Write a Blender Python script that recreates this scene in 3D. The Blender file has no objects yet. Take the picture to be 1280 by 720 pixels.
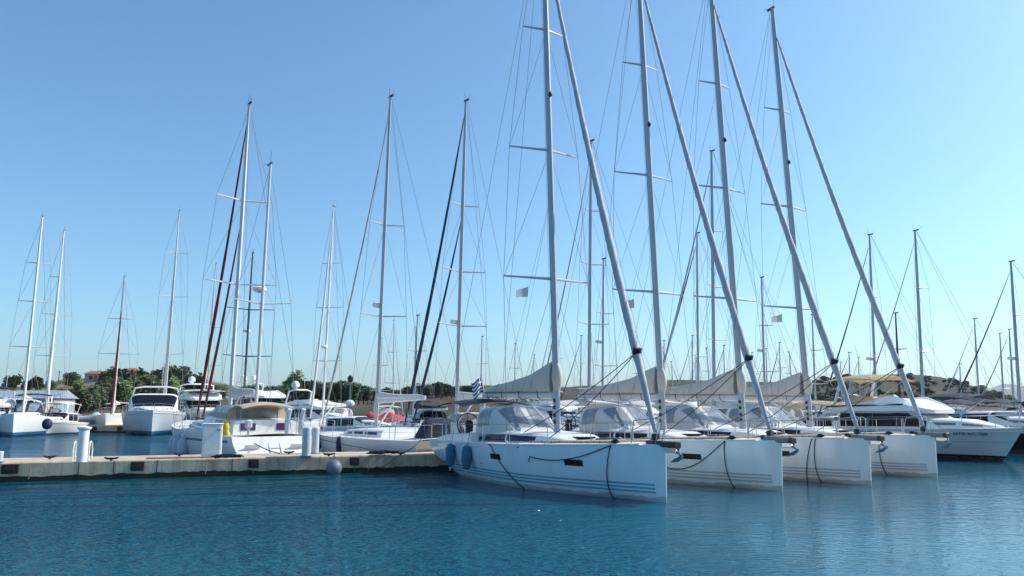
import bpy, math, random
from mathutils import Vector, Matrix
R = math.radians
random.seed(7)
scene = bpy.context.scene
COL = scene.collection

# ------------------------------------------------------------------ camera
H = 2.33
F = 950.0
TH = math.atan((512 - 360) / F)
CT, ST = math.cos(TH), math.sin(TH)
cam = bpy.data.cameras.new('camera')
cam.sensor_width = 36
cam.lens = F / 1280 * 36
cam.clip_start = 0.1
cam.clip_end = 30000
camo = bpy.data.objects.new('camera', cam)
COL.objects.link(camo)
camo.location = (0, 0, H)
camo.rotation_euler = (R(90) + TH, 0, 0)
scene.camera = camo

def gx(px, Y, z=1.5):
    """world X of a column of the photograph at depth Y and height z"""
    return (px - 640) / F * (Y * CT + (z - H) * ST)
def gz(py, Y):
    up = (360 - py) / F
    return H + Y * (ST + CT * up) / (CT - ST * up)
def onz(px, py, z):
    up = (360 - py) / F
    dz = ST + CT * up
    t = (z - H) / dz
    return Vector(((px - 640) / F * t, (CT - ST * up) * t, z))

# ------------------------------------------------------------------ mesh collecting
class MB:
    def __init__(s):
        s.v, s.f, s.mi, s.cur = [], [], [], 0
    def add(s, vs, fs):
        o = len(s.v)
        s.v += [tuple(p) for p in vs]
        for f in fs:
            s.f.append([i + o for i in f]); s.mi.append(s.cur)
        return s
    def grid(s, rows, closed=False):
        n = len(rows[0]); vs = [p for r in rows for p in r]; fs = []
        for i in range(len(rows) - 1):
            for j in range(n if closed else n - 1):
                k = (j + 1) % n
                fs.append((i*n + j, i*n + k, (i+1)*n + k, (i+1)*n + j))
        return s.add(vs, fs)
    def poly(s, pts):
        return s.add(pts, [list(range(len(pts)))])
    def box(s, c, sz, rz=0, bev=0.0, ry=0):
        hx, hy, hz = sz[0]/2, sz[1]/2, sz[2]/2
        M = Matrix.Translation(c) @ Matrix.Rotation(rz, 4, 'Z') @ Matrix.Rotation(ry, 4, 'Y')
        b = min(bev, hx*.9, hy*.9, hz*.9)
        if b <= 0:
            vs = [M @ Vector((x*hx, y*hy, z*hz)) for z in (-1, 1) for x, y in ((-1,-1),(1,-1),(1,1),(-1,1))]
            return s.add(vs, [(3,2,1,0),(4,5,6,7),(0,1,5,4),(1,2,6,5),(2,3,7,6),(3,0,4,7)])
        rows = []
        for z, k in ((-hz, b), (-hz+b, 0), (hz-b, 0), (hz, b)):
            x, y = hx-k, hy-k; q = b*.7
            rows.append([M @ Vector(p) for p in ((-x+q,-y,z),(x-q,-y,z),(x,-y+q,z),(x,y-q,z),(x-q,y,z),(-x+q,y,z),(-x,y-q,z),(-x,-y+q,z))])
        s.grid(rows, True); s.poly(rows[0][::-1]); s.poly(rows[-1])
        return s
    def tube(s, path, r, n=6, cap=True, sq=1.0):
        P = [Vector(p) for p in path]; m = len(P)
        rr = r if isinstance(r, (list, tuple)) else [r]*m
        T = []
        for i in range(m):
            t = P[min(i+1, m-1)] - P[max(i-1, 0)]
            T.append(t.normalized() if t.length > 1e-9 else Vector((0,0,1)))
        a = Vector((0,0,1)) if abs(T[0].z) < .9 else Vector((1,0,0))
        u = (a - T[0]*a.dot(T[0])).normalized()
        rows = []
        for i in range(m):
            u = (u - T[i]*u.dot(T[i])).normalized(); w = T[i].cross(u)
            rows.append([P[i] + (u*math.cos(k*2*math.pi/n) + w*math.sin(k*2*math.pi/n)*sq)*rr[i] for k in range(n)])
        s.grid(rows, True)
        if cap:
            s.poly(rows[0][::-1]); s.poly(rows[-1])
        return s
    def lathe(s, prof, c=(0,0,0), n=16, M=None):
        rows = []
        for r, z in prof:
            row = [Vector((r*math.cos(k*2*math.pi/n), r*math.sin(k*2*math.pi/n), z)) for k in range(n)]
            if M is not None: row = [M @ p for p in row]
            rows.append([p + Vector(c) for p in row])
        s.grid(rows, True)
        if prof[0][0] > 1e-4: s.poly(rows[0][::-1])
        if prof[-1][0] > 1e-4: s.poly(rows[-1])
        return s
    def ell(s, c, rad, n=14, m=9):
        rows = []
        for i in range(m+1):
            a = -math.pi/2 + math.pi*i/m
            rows.append([(c[0]+rad[0]*max(math.cos(a),1e-3)*math.cos(k*2*math.pi/n), c[1]+rad[1]*max(math.cos(a),1e-3)*math.sin(k*2*math.pi/n), c[2]+rad[2]*math.sin(a)) for k in range(n)])
        return s.grid(rows, True)
    def torus(s, c, R0, r, ax=0, n=20):
        pts = []
        for k in range(n+1):
            a = 2*math.pi*k/n; p = [R0*math.cos(a), R0*math.sin(a)]
            q = {0:(0,p[0],p[1]), 1:(p[0],0,p[1]), 2:(p[0],p[1],0)}[ax]
            pts.append(Vector(c)+Vector(q))
        return s.tube(pts, r, 5, False)

def obj(name, mb, mats, parent=None, smooth=True, ang=40):
    me = bpy.data.meshes.new(name)
    me.from_pydata(mb.v, [], mb.f)
    if not isinstance(mats, (list, tuple)): mats = [mats]
    for m in mats: me.materials.append(m)
    if len(mats) > 1:
        for p, i in zip(me.polygons, mb.mi): p.material_index = i
    me.validate(); me.update()
    if smooth:
        for p in me.polygons: p.use_smooth = True
        me.set_sharp_from_angle(angle=R(ang))
    o = bpy.data.objects.new(name, me)
    COL.objects.link(o)
    if parent: o.parent = parent
    return o
def tag(o, label, cat, group=None):
    o['label'] = label; o['category'] = cat
    if group: o['group'] = group
    return o
def thing(name, label, cat, loc=(0,0,0), rz=0, group=None):
    o = bpy.data.objects.new(name, None); COL.objects.link(o)
    o.empty_display_size = .3
    o.location = loc; o.rotation_euler = (0, 0, rz)
    return tag(o, label, cat, group)
def struct(name, mb, m, smooth=True, kind='structure'):
    o = obj(name, mb, m, None, smooth); o['kind'] = kind
    return o
def copy_tree(o, parent=None):
    c = o.copy(); COL.objects.link(c)
    if parent: c.parent = parent
    for ch in list(o.children): copy_tree(ch, c)
    return c
def kid(o, i): return o

# ------------------------------------------------------------------ materials
def newmat(name):
    m = bpy.data.materials.new(name); m.use_nodes = True
    nt = m.node_tree; nt.nodes.clear()
    out = nt.nodes.new('ShaderNodeOutputMaterial'); b = nt.nodes.new('ShaderNodeBsdfPrincipled')
    nt.links.new(b.outputs[0], out.inputs[0])
    return m, nt, b
def noise(nt, scale, detail=4, rough=.6, vec=None, coord='Object'):
    if vec is None:
        tc = nt.nodes.new('ShaderNodeTexCoord'); vec = tc.outputs[coord]
    n = nt.nodes.new('ShaderNodeTexNoise'); n.inputs['Scale'].default_value = scale
    n.inputs['Detail'].default_value = detail; n.inputs['Roughness'].default_value = rough
    nt.links.new(vec, n.inputs['Vector'])
    return n
def ramp(nt, fac, stops):
    r = nt.nodes.new('ShaderNodeValToRGB'); el = r.color_ramp.elements
    while len(el) < len(stops): el.new(.5)
    for e, (p, c) in zip(el, stops):
        e.position = p; e.color = (*c, 1) if len(c) == 3 else c
    nt.links.new(fac, r.inputs[0])
    return r
def mix(nt, fac, a, b, mode='MIX'):
    m = nt.nodes.new('ShaderNodeMix'); m.data_type = 'RGBA'; m.blend_type = mode
    for k, x in ((0, fac), (6, a), (7, b)):
        if hasattr(x, 'links'): nt.links.new(x, m.inputs[k])
        elif k == 0: m.inputs[0].default_value = x
        else: m.inputs[k].default_value = (*x, 1)
    return m.outputs[2]
def math_(nt, op, a, b=None):
    m = nt.nodes.new('ShaderNodeMath'); m.operation = op
    for k, x in ((0, a), (1, b)):
        if x is None: continue
        if hasattr(x, 'links'): nt.links.new(x, m.inputs[k])
        else: m.inputs[k].default_value = x
    return m.outputs[0]
def bump(nt, b, h, strength, dist):
    bp = nt.nodes.new('ShaderNodeBump'); bp.inputs['Strength'].default_value = strength; bp.inputs['Distance'].default_value = dist
    nt.links.new(h, bp.inputs['Height']); nt.links.new(bp.outputs[0], b.inputs['Normal'])
def pm(name, col, rough=.5, metal=0, var=.1, scale=2.5, bmp=0, bscale=20):
    m, nt, b = newmat(name)
    n = noise(nt, scale, 5)
    lo = tuple(c*(1-var) for c in col); hi = tuple(min(1, c*(1+var)) for c in col)
    r = ramp(nt, n.outputs['Fac'], [(.3, lo), (.7, hi)])
    nt.links.new(r.outputs[0], b.inputs['Base Color'])
    b.inputs['Roughness'].default_value = rough; b.inputs['Metallic'].default_value = metal
    if bmp:
        n2 = noise(nt, bscale, 3); bump(nt, b, n2.outputs['Fac'], .6, bmp)
    return m
def hullmat(name, col, bands=(), rough=.22, bottom=None, xmax=None, weather=.06, xmin=None):
    """gelcoat with painted bands: (z0, z1, colour) in metres above the waterline"""
    m, nt, b = newmat(name)
    tc = nt.nodes.new('ShaderNodeTexCoord'); sep = nt.nodes.new('ShaderNodeSeparateXYZ')
    nt.links.new(tc.outputs['Object'], sep.inputs[0])
    z = sep.outputs['Z']
    mp = nt.nodes.new('ShaderNodeMapping'); mp.inputs['Scale'].default_value = (1.2, 1.2, .35)
    nt.links.new(tc.outputs['Object'], mp.inputs[0])
    n = noise(nt, 2.2, 6, .65, mp.outputs[0])
    c = ramp(nt, n.outputs['Fac'], [(.3, tuple(x*(1-weather) for x in col)), (.7, tuple(min(1, x*(1+weather*.5)) for x in col))]).outputs[0]
    # faint waterline scum with an uneven edge
    n2 = noise(nt, 3.0, 5); e = math_(nt, 'MULTIPLY', n2.outputs['Fac'], .24)
    scum = math_(nt, 'LESS_THAN', math_(nt, 'SUBTRACT', z, e), .0)
    for z0, z1, bc in bands:
        f = math_(nt, 'MULTIPLY', math_(nt, 'GREATER_THAN', z, z0), math_(nt, 'LESS_THAN', z, z1))
        if xmax is not None: f = math_(nt, 'MULTIPLY', f, math_(nt, 'LESS_THAN', sep.outputs['X'], xmax))
        if xmin is not None: f = math_(nt, 'MULTIPLY', f, math_(nt, 'GREATER_THAN', sep.outputs['X'], xmin))
        c = mix(nt, f, c, bc)
    c = mix(nt, math_(nt, 'MULTIPLY', scum, .45), c, (.22, .21, .13))
    if bottom: c = mix(nt, math_(nt, 'LESS_THAN', z, bottom[0]), c, bottom[1])
    nt.links.new(c, b.inputs['Base Color'])
    b.inputs['Roughness'].default_value = rough
    b.inputs['Coat Weight'].default_value = .3
    return m

def cloth(name, col, var=.1, scale=2.5, bmp=.008, bscale=7, tr=.3):
    m, nt, b = newmat(name)
    n = noise(nt, scale, 5)
    c = ramp(nt, n.outputs['Fac'], [(.3, tuple(x*(1-var) for x in col)), (.7, tuple(min(1, x*(1+var)) for x in col))]).outputs[0]
    nt.links.new(c, b.inputs['Base Color']); b.inputs['Roughness'].default_value = .85
    n2 = noise(nt, bscale, 4, .6); bump(nt, b, n2.outputs['Fac'], .7, bmp)
    t = nt.nodes.new('ShaderNodeBsdfTranslucent'); nt.links.new(c, t.inputs[0])
    mx = nt.nodes.new('ShaderNodeMixShader'); mx.inputs[0].default_value = tr
    nt.links.new(b.outputs[0], mx.inputs[1]); nt.links.new(t.outputs[0], mx.inputs[2])
    nt.links.new(mx.outputs[0], next(x for x in nt.nodes if x.type == 'OUTPUT_MATERIAL').inputs[0])
    return m
W = dict()
W['white'] = pm('white_gelcoat', (.84, .825, .80), .3, 0, .05, 1.5)
W['offwhite'] = pm('offwhite_gelcoat', (.62, .62, .6), .35, 0, .06, 1.5)
W['deck'] = pm('deck_nonslip', (.66, .65, .62), .7, 0, .07, 3, .002, 60)
W['beige'] = cloth('beige_canvas', (.66, .59, .51), .08, 1.6, .03, 3.5, .12)
W['cream'] = cloth('cream_canvas', (.68, .56, .36), .06, 2, .01, 6, .45)
W['canvas'] = cloth('white_canvas', (.70, .70, .69), .06, 2.5, .012, 5, .25)
W['navy'] = pm('navy_canvas', (.006, .012, .034), .8, 0, .25, 3, .006, 8)
W['red'] = pm('red_canvas', (.11, .009, .017), .8, 0, .3, 5, .006, 12)
W['scarlet'] = pm('scarlet_canvas', (.55, .05, .05), .75, 0, .2, 3)
W['tan'] = cloth('tan_canvas', (.60, .50, .37), .12, 3, .012, 6, .25)
W['yellow'] = pm('yellow_foam', (.75, .55, .02), .6, 0, .1, 6)
W['black'] = pm('black_plastic', (.012, .012, .013), .45, 0, .2, 6)
W['rope'] = pm('black_rope', (.012, .013, .02), .85, 0, .4, 30)
W['steel'] = pm('stainless_steel', (.62, .62, .62), .25, .9, .06, 5)
W['wire'] = pm('rigging_wire', (.22, .23, .25), .4, .5, .1, 5)
W['alu'] = pm('mast_aluminium', (.42, .43, .45), .42, .25, .06, .8)
W['alu_white'] = pm('white_painted_mast', (.66, .63, .61), .4, 0, .07, .8)
W['alu_navy'] = pm('navy_furled_sail', (.012, .015, .05), .6, 0, .3, 2)
W['wood'] = pm('varnished_wood', (.22, .09, .05), .35, 0, .25, 4)
W['jib'] = pm('furled_sailcloth', (.43, .44, .46), .7, 0, .1, 4, .012, 6)
W['grey_seam'] = pm('sail_seam', (.26, .27, .29), .7, 0, .1, 4)
W['grey'] = pm('grey_coating', (.18, .18, .19), .45, 0, .1, 4)
W['teal'] = pm('teal_fender_cover', (.03, .16, .25), .75, 0, .15, 6, .004, 30)
W['navyf'] = pm('navy_fender_cover', (.012, .02, .08), .7, 0, .2, 6)
W['rubber'] = pm('black_rubber', (.015, .015, .016), .7, 0, .3, 8)
W['whiteplastic'] = pm('white_plastic', (.82, .81, .78), .35, 0, .05, 4)
W['buoy'] = pm('blue_grey_buoy', (.16, .19, .24), .5, 0, .2, 4)
W['greyf'] = pm('pale_grey_fender', (.45, .52, .56), .5, 0, .08, 4)
W['anchor'] = pm('galvanised_anchor', (.20, .27, .31), .45, .5, .2, 10)
def glassmat(name, col, rough=.06):
    m = pm(name, col, rough, 0, .2, 1.5)
    m.node_tree.nodes['Principled BSDF'].inputs['IOR'].default_value = 1.28; return m
W['glass'] = glassmat('dark_window_glass', (.010, .012, .018))
W['bluglass'] = glassmat('navy_window_glass', (.008, .012, .05))
W['purple'] = glassmat('purple_tinted_glass', (.10, .04, .12), .12)
def vinyl():
    m, nt, b = newmat('clear_vinyl')
    n = noise(nt, 3.2, 5, .7)
    r = ramp(nt, n.outputs['Fac'], [(.3, (.16, .18, .21)), (.55, (.24, .27, .30)), (.7, (.36, .39, .42))])
    nt.links.new(r.outputs[0], b.inputs['Base Color']); b.inputs['Roughness'].default_value = .12
    n2 = noise(nt, 5, 2); bump(nt, b, n2.outputs['Fac'], .3, .01)
    return m
W['vinyl'] = vinyl()
def teakmat():
    m, nt, b = newmat('teak_planks')
    tc = nt.nodes.new('ShaderNodeTexCoord'); sep = nt.nodes.new('ShaderNodeSeparateXYZ'); nt.links.new(tc.outputs['Object'], sep.inputs[0])
    fr = math_(nt, 'FRACT', math_(nt, 'MULTIPLY', sep.outputs['Y'], 18)); seam = math_(nt, 'LESS_THAN', fr, .1)
    n = noise(nt, 3, 6)
    c = ramp(nt, n.outputs['Fac'], [(.3, (.40, .30, .20)), (.7, (.52, .41, .29))]).outputs[0]
    nt.links.new(mix(nt, seam, c, (.03, .03, .03)), b.inputs['Base Color']); b.inputs['Roughness'].default_value = .75
    return m
W['teak'] = teakmat()
ST_T = (.13, .42, .53); ST_G = (.46, .47, .49)
def b3(c): return [(.21, .262, c), (.305, .357, c), (.40, .452, c)]
W['hull_blue'] = hullmat('pale_blue_gelcoat', (.70, .82, .87), b3(ST_T), .12, None, 5.9)  # white hull; the water's blue reflections are put into its base colour
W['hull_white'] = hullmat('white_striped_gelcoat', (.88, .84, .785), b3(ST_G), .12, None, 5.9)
W['hull_plain'] = hullmat('white_hull_gelcoat', (.72, .72, .71), [], .25, (.12, (.02, .05, .12)))
W['hull_bluebot'] = hullmat('white_hull_blue_bottom', (.76, .76, .75), [(.2, .42, (.03, .15, .32))], .25, (.2, (.02, .05, .14)))
W['hull_grey'] = hullmat('pale_grey_hull', (.52, .57, .61), [(.10, .16, (.62, .66, .7))], .25)
W['hull_navystripe'] = hullmat('white_hull_navy_stripe', (.70, .70, .69), [(1.00, 1.10, (.012, .015, .07))], .25, None, None, .06, -6.9)
W['hull_navy'] = hullmat('navy_hull', (.010, .012, .02), [(1.05, 1.6, (.7, .7, .7))], .15)
W['hull_motor'] = hullmat('grey_white_motor_hull', (.56, .60, .61), [(.10, .24, (.012, .01, .01)), (.85, .87, (.25, .28, .3))], .25, (.10, (.05, .03, .02)))

def concrete():
    m, nt, b = newmat('weathered_concrete')
    tc = nt.nodes.new('ShaderNodeTexCoord'); sep = nt.nodes.new('ShaderNodeSeparateXYZ'); nt.links.new(tc.outputs['Object'], sep.inputs[0])
    n = noise(nt, 1.4, 8, .7)
    c = ramp(nt, n.outputs['Fac'], [(.25, (.24, .185, .125)), (.5, (.52, .42, .30)), (.75, (.70, .585, .44))]).outputs[0]
    mp = nt.nodes.new('ShaderNodeMapping'); mp.inputs['Scale'].default_value = (5, 5, .35); nt.links.new(tc.outputs['Object'], mp.inputs[0])
    st = noise(nt, 1.0, 5, .6, mp.outputs[0])
    side = math_(nt, 'LESS_THAN', sep.outputs['Z'], .63)
    f = math_(nt, 'MULTIPLY', ramp(nt, st.outputs['Fac'], [(.52, (0,0,0)), (.68, (1,1,1))]).outputs[0], .38)
    c = mix(nt, math_(nt, 'MULTIPLY', f, side), c, (.10, .09, .08))
    rust = noise(nt, .8, 4, .6)
    f = math_(nt, 'MULTIPLY', ramp(nt, rust.outputs['Fac'], [(.58, (0,0,0)), (.66, (1,1,1))]).outputs[0], .25)
    c = mix(nt, f, c, (.16, .13, .10))
    wob = math_(nt, 'MULTIPLY', noise(nt, 2.2, 5).outputs['Fac'], .22)
    wet = math_(nt, 'LESS_THAN', math_(nt, 'SUBTRACT', sep.outputs['Z'], wob), .06)
    c = mix(nt, wet, c, (.016, .018, .012))
    nt.links.new(c, b.inputs['Base Color']); b.inputs['Roughness'].default_value = .9
    bump(nt, b, noise(nt, 14, 6, .7).outputs['Fac'], .5, .02)
    return m
W['concrete'] = concrete()
def watermat():
    m, nt, b = newmat('harbour_water')
    tc = nt.nodes.new('ShaderNodeTexCoord')
    sep = nt.nodes.new('ShaderNodeSeparateXYZ'); nt.links.new(tc.outputs['Object'], sep.inputs[0])
    mp = nt.nodes.new('ShaderNodeMapping'); mp.inputs['Scale'].default_value = (.7, 1.2, 1); mp.inputs['Rotation'].default_value = (0, 0, R(12))
    nt.links.new(tc.outputs['Object'], mp.inputs[0])
    big = noise(nt, .09, 4, .55, mp.outputs[0])
    c = ramp(nt, big.outputs['Fac'], [(.35, (.000, .068, .125)), (.65, (.002, .105, .155))]).outputs[0]
    nt.links.new(c, b.inputs['Base Color'])
    b.inputs['Roughness'].default_value = .05; b.inputs['IOR'].default_value = 1.34
    n1 = noise(nt, 6.2, 2, .55, mp.outputs[0]); n2 = noise(nt, 15.0, 2, .5, mp.outputs[0]); n3 = noise(nt, 1.5, 2, .5, mp.outputs[0])
    h = math_(nt, 'ADD', math_(nt, 'MULTIPLY', n1.outputs['Fac'], 1.0), math_(nt, 'MULTIPLY', n2.outputs['Fac'], .25))
    h = math_(nt, 'ADD', h, math_(nt, 'MULTIPLY', n3.outputs['Fac'], 1.3))
    patch_ = ramp(nt, noise(nt, .13, 4, .6, mp.outputs[0]).outputs['Fac'], [(.32, (.62,)*3), (.6, (1,)*3)]).outputs[0]
    h = math_(nt, 'MULTIPLY', h, patch_)
    n4 = noise(nt, .42, 3, .6, mp.outputs[0])
    # sheltered water: calmer in the lee of the pier and of the moored row
    d = math_(nt, 'ADD', math_(nt, 'MULTIPLY', sep.outputs['X'], .39), math_(nt, 'MULTIPLY', sep.outputs['Y'], -.92))
    mr = nt.nodes.new('ShaderNodeMapRange'); mr.interpolation_type = 'SMOOTHSTEP'
    for k, v in ((1, -27.6), (2, -23.6), (3, .06), (4, 1.0)): mr.inputs[k].default_value = v
    nt.links.new(d, mr.inputs[0])
    behind = math_(nt, 'LESS_THAN', d, -30.5)
    h = math_(nt, 'ADD', h, math_(nt, 'MULTIPLY', behind, math_(nt, 'MULTIPLY', n4.outputs['Fac'], 5.0)))
    lee = math_(nt, 'MAXIMUM', mr.outputs[0], behind)
    mx_ = nt.nodes.new('ShaderNodeMapRange'); mx_.interpolation_type = 'SMOOTHSTEP'
    for k, v in ((1, 0.0), (2, 5.0), (3, 1.0), (4, .07)): mx_.inputs[k].default_value = v
    nt.links.new(sep.outputs['X'], mx_.inputs[0])
    h = math_(nt, 'MULTIPLY', h, math_(nt, 'MULTIPLY', lee, mx_.outputs[0]))
    bump(nt, b, h, 1.0, .19)
    return m
W['water'] = watermat()
def hillmat(name, stops, sc):
    m, nt, b = newmat(name)
    n = noise(nt, sc, 8, .68)
    r = ramp(nt, n.outputs['Fac'], stops); nt.links.new(r.outputs[0], b.inputs['Base Color']); b.inputs['Roughness'].default_value = 1
    bump(nt, b, noise(nt, sc*6, 6, .7).outputs['Fac'], .8, .6)
    return m
def groundmat():
    m, nt, b = newmat('dry_grass_and_scrub')
    tc = nt.nodes.new('ShaderNodeTexCoord'); sep = nt.nodes.new('ShaderNodeSeparateXYZ'); nt.links.new(tc.outputs['Object'], sep.inputs[0])
    mp = nt.nodes.new('ShaderNodeMapping'); mp.inputs['Scale'].default_value = (1, 1, 4); nt.links.new(tc.outputs['Object'], mp.inputs[0])
    n = noise(nt, .035, 8, .72, mp.outputs[0])
    A = ramp(nt, n.outputs['Fac'], [(.36, (.030, .045, .016)), (.47, (.075, .075, .03)), (.53, (.22, .155, .075)), (.66, (.31, .215, .10))]).outputs[0]
    B = ramp(nt, n.outputs['Fac'], [(.36, (.014, .022, .009)), (.47, (.026, .036, .015)), (.53, (.050, .040, .022)), (.60, (.085, .054, .032)), (.68, (.034, .038, .019))]).outputs[0]
    f = nt.nodes.new('ShaderNodeMapRange'); f.inputs[1].default_value = -90; f.inputs[2].default_value = -50; nt.links.new(sep.outputs['X'], f.inputs[0])
    nt.links.new(mix(nt, f.outputs[0], A, B), b.inputs['Base Color']); b.inputs['Roughness'].default_value = 1
    bump(nt, b, noise(nt, .3, 6, .7).outputs['Fac'], .8, .8)
    return m
W['ground'] = groundmat()
W['mountain'] = hillmat('mountain_scrub', [(.35, (.06, .07, .05)), (.6, (.14, .12, .09))], .006)
def leaf(name, lo, hi):
    m, nt, b = newmat(name)
    n = noise(nt, .9, 4); r = ramp(nt, n.outputs['Fac'], [(.3, lo), (.7, hi)])
    nt.links.new(r.outputs[0], b.inputs['Base Color']); b.inputs['Roughness'].default_value = .6
    return m
W['leaf_dark'] = leaf('dark_evergreen_leaves', (.024, .048, .014), (.062, .098, .028))
W['leaf_mid'] = leaf('olive_green_leaves', (.035, .055, .018), (.085, .11, .035))
W['leaf_light'] = leaf('bright_green_leaves', (.06, .12, .012), (.14, .21, .03))
W['tan_wood'] = pm('weathered_plank', (.34, .26, .17), .9, 0, .25, 6)
W['bark'] = pm('bark', (.09, .065, .045), .9, 0, .3, 4)
W['wall_tan'] = pm('tan_render', (.42, .34, .26), .9, 0, .1, 1)
W['wall_pale'] = pm('pale_render', (.55, .52, .47), .9, 0, .08, 1)
W['tile'] = pm('terracotta_tiles', (.28, .13, .08), .9, 0, .2, 3)
W['shed'] = pm('blue_grey_sheeting', (.30, .36, .42), .6, 0, .08, 1)
W['flagblue'] = pm('flag_blue', (.012, .045, .20), .8, 0, .1, 5)
W['flagwhite'] = pm('flag_white', (.72, .72, .72), .8, 0, .05, 5)
W['cord'] = pm('weathered_cord', (.22, .20, .16), .9, 0, .2, 12)
W['text'] = pm('black_lettering', (.01, .01, .012), .5, 0, .1, 5)

# ------------------------------------------------------------------ surfaces
def patch(fn, u0, u1, v0, v1, nu=6, nv=4, off=.008, flip=1):
    """a thin raised panel lying on the surface fn(u, v); closed at its rim"""
    def nrm(u, v):
        e = 1e-3
        a = Vector(fn(u+e, v)) - Vector(fn(u-e, v)); b = Vector(fn(u, v+e)) - Vector(fn(u, v-e))
        n = a.cross(b)
        return n.normalized()*flip if n.length > 1e-12 else Vector((0,0,1))
    top, bot = [], []
    for i in range(nu+1):
        u = u0 + (u1-u0)*i/nu; rt, rb = [], []
        for j in range(nv+1):
            v = v0 + (v1-v0)*j/nv; p = Vector(fn(u, v)); n = nrm(u, v)
            rt.append(p + n*off); rb.append(p - n*.01)
        top.append(rt); bot.append(rb)
    mb = MB(); mb.grid(top)
    mb.grid([top[0], bot[0]]); mb.grid([top[-1], bot[-1]])
    mb.grid([[r[0] for r in top], [r[0] for r in bot]]); mb.grid([[r[-1] for r in top], [r[-1] for r in bot]])
    return mb
def lerp(a, b, t): return a + (b-a)*t
def pw(x, pts):
    if x <= pts[0][0]: return pts[0][1]
    for (a, ya), (b, yb) in zip(pts, pts[1:]):
        if x <= b:
            t = (x-a)/(b-a); return ya + (yb-ya)*t
    return pts[-1][1]
def sm(t): t = max(0, min(1, t)); return t*t*(3-2*t)

class Hull:
    def __init__(s, L, B, fb, fs, bowrake=.1, sternrake=1.0, ws=.86, D=.5, full=2.3, flare=0.0, box=.5, xm=.42):
        s.__dict__.update(L=L, B=B, fb=fb, fs=fs, br=bowrake, sr=sternrake, ws=ws, D=D, full=full, flare=flare, bx=box, xm=xm)
    def half(s, u):
        if u < s.xm: f = s.ws + (1-s.ws)*math.sin(math.pi/2*u/s.xm)
        else: f = 1 - ((u-s.xm)/(1-s.xm))**s.full
        return max(f*s.B/2, .02)
    def sheer(s, u): return lerp(s.fs, s.fb, u) - .06*math.sin(math.pi*u)
    def keel(s, u):
        a = -s.D*math.sin(math.pi*min(1, .12+u*.95))**.7 if .12+u*.95 < 1 else -s.D*.3
        return max(min(a, -.12 if u > .12 else 1), -s.D) if u > .12 else lerp(.05, -s.D*.62, u/.12)
    def pt(s, u, v, side=-1):
        """v 0 at the sheer, 1 at the keel; side -1 starboard, 1 port"""
        a = v*math.pi/2
        e = s.bx + .55*max(0, u-.5)**1.2*2 * (1 if s.flare else .6)
        y = s.half(u)*max(math.cos(a), 0)**e
        zs, zk = s.sheer(u), s.keel(u)
        fr = math.sin(a)
        z = zs + (zk-zs)*fr
        if s.flare: y *= 1 - s.flare*max(0, u-.35)*fr*1.4
        x = lerp(-s.L/2 + s.sr*fr**1.5, s.L/2 - s.br*fr, u)
        return Vector((x, side*max(y, 0), z))
    def vz(s, u, z):
        zs, zk = s.sheer(u), s.keel(u)
        return math.asin(max(0, min(1, (zs-z)/(zs-zk))))/(math.pi/2)
    def us(s, d): return 1 - d/s.L
    def mesh(s, nu=26, nv=9):
        rows = []
        for i in range(nu+1):
            u = i/nu
            u = u**.9
            row = [s.pt(u, j/nv, -1) for j in range(nv+1)] + [s.pt(u, j/nv, 1) for j in range(nv-1, -1, -1)]
            rows.append(row)
        mb = MB(); mb.grid(rows); mb.poly(rows[0][::-1]); mb.poly(rows[-1])
        return mb
    def deck(s, crown=.08, nu=26, dz=0):
        rows = []
        for i in range(nu+1):
            u = (i/nu)**.9; a = s.pt(u, 0, -1); b = s.pt(u, 0, 1); row = []
            for j in range(7):
                t = j/6; p = a.lerp(b, t); p.z += crown*(1-(2*t-1)**2)*min(1, s.half(u)/1.0) + dz; row.append(p)
            rows.append(row)
        mb = MB(); mb.grid(rows)
        return mb

class Arch:
    """a long raised shell: trunk cabin, sprayhood, canopy. t runs aft to fore, v from starboard foot over the top to port foot"""
    def __init__(s, x0, x1, base, w, h, e=.45, eh=.55):
        s.__dict__.update(x0=x0, x1=x1, base=base, w=w, h=h, e=e, eh=eh)
    def pt(s, t, v):
        a = math.pi*v; c, d = math.cos(a), math.sin(a)
        w = pw(t, s.w); h = pw(t, s.h)
        y = -w*math.copysign(abs(c)**s.e, c)*(1)
        bz = s.base(t) if callable(s.base) else s.base
        return Vector((lerp(s.x0, s.x1, t), y, bz + h*max(d, 0)**s.eh))
    def mesh(s, nt=16, nv=16, ends=True):
        rows = [[s.pt(i/nt, j/nv) for j in range(nv+1)] for i in range(nt+1)]
        mb = MB(); mb.grid(rows)
        if ends: mb.poly(rows[0]); mb.poly(rows[-1][::-1])
        return mb

def solid_sheet(rows, th):
    top = rows; bot = [[Vector(p) - Vector((0,0,th)) for p in r] for r in rows]
    mb = MB(); mb.grid(top); mb.grid(bot)
    mb.grid([top[0], bot[0]]); mb.grid([top[-1], bot[-1]])
    mb.grid([[r[0] for r in top], [r[0] for r in bot]]); mb.grid([[r[-1] for r in top], [r[-1] for r in bot]])
    return mb
def canopy(x0, x1, w, z, sag=.16, th=.03, nose=.12):
    rows = []
    for i in range(9):
        t = i/8; x = lerp(x0, x1, t); zz = z - nose*(2*t-1)**2
        rows.append([Vector((x, lerp(-w, w, j/8), zz - sag*(2*j/8-1)**2)) for j in range(9)])
    return solid_sheet(rows, th)

# ------------------------------------------------------------------ sailing boats
def radome(parent, c, r=.28):
    mb = MB().lathe([(r*.8, 0), (r, .05), (r, .16), (r*.8, .22), (0.001, .25)], c, 14)
    return obj('radar_dome', mb, W['whiteplastic'], parent)

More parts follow.
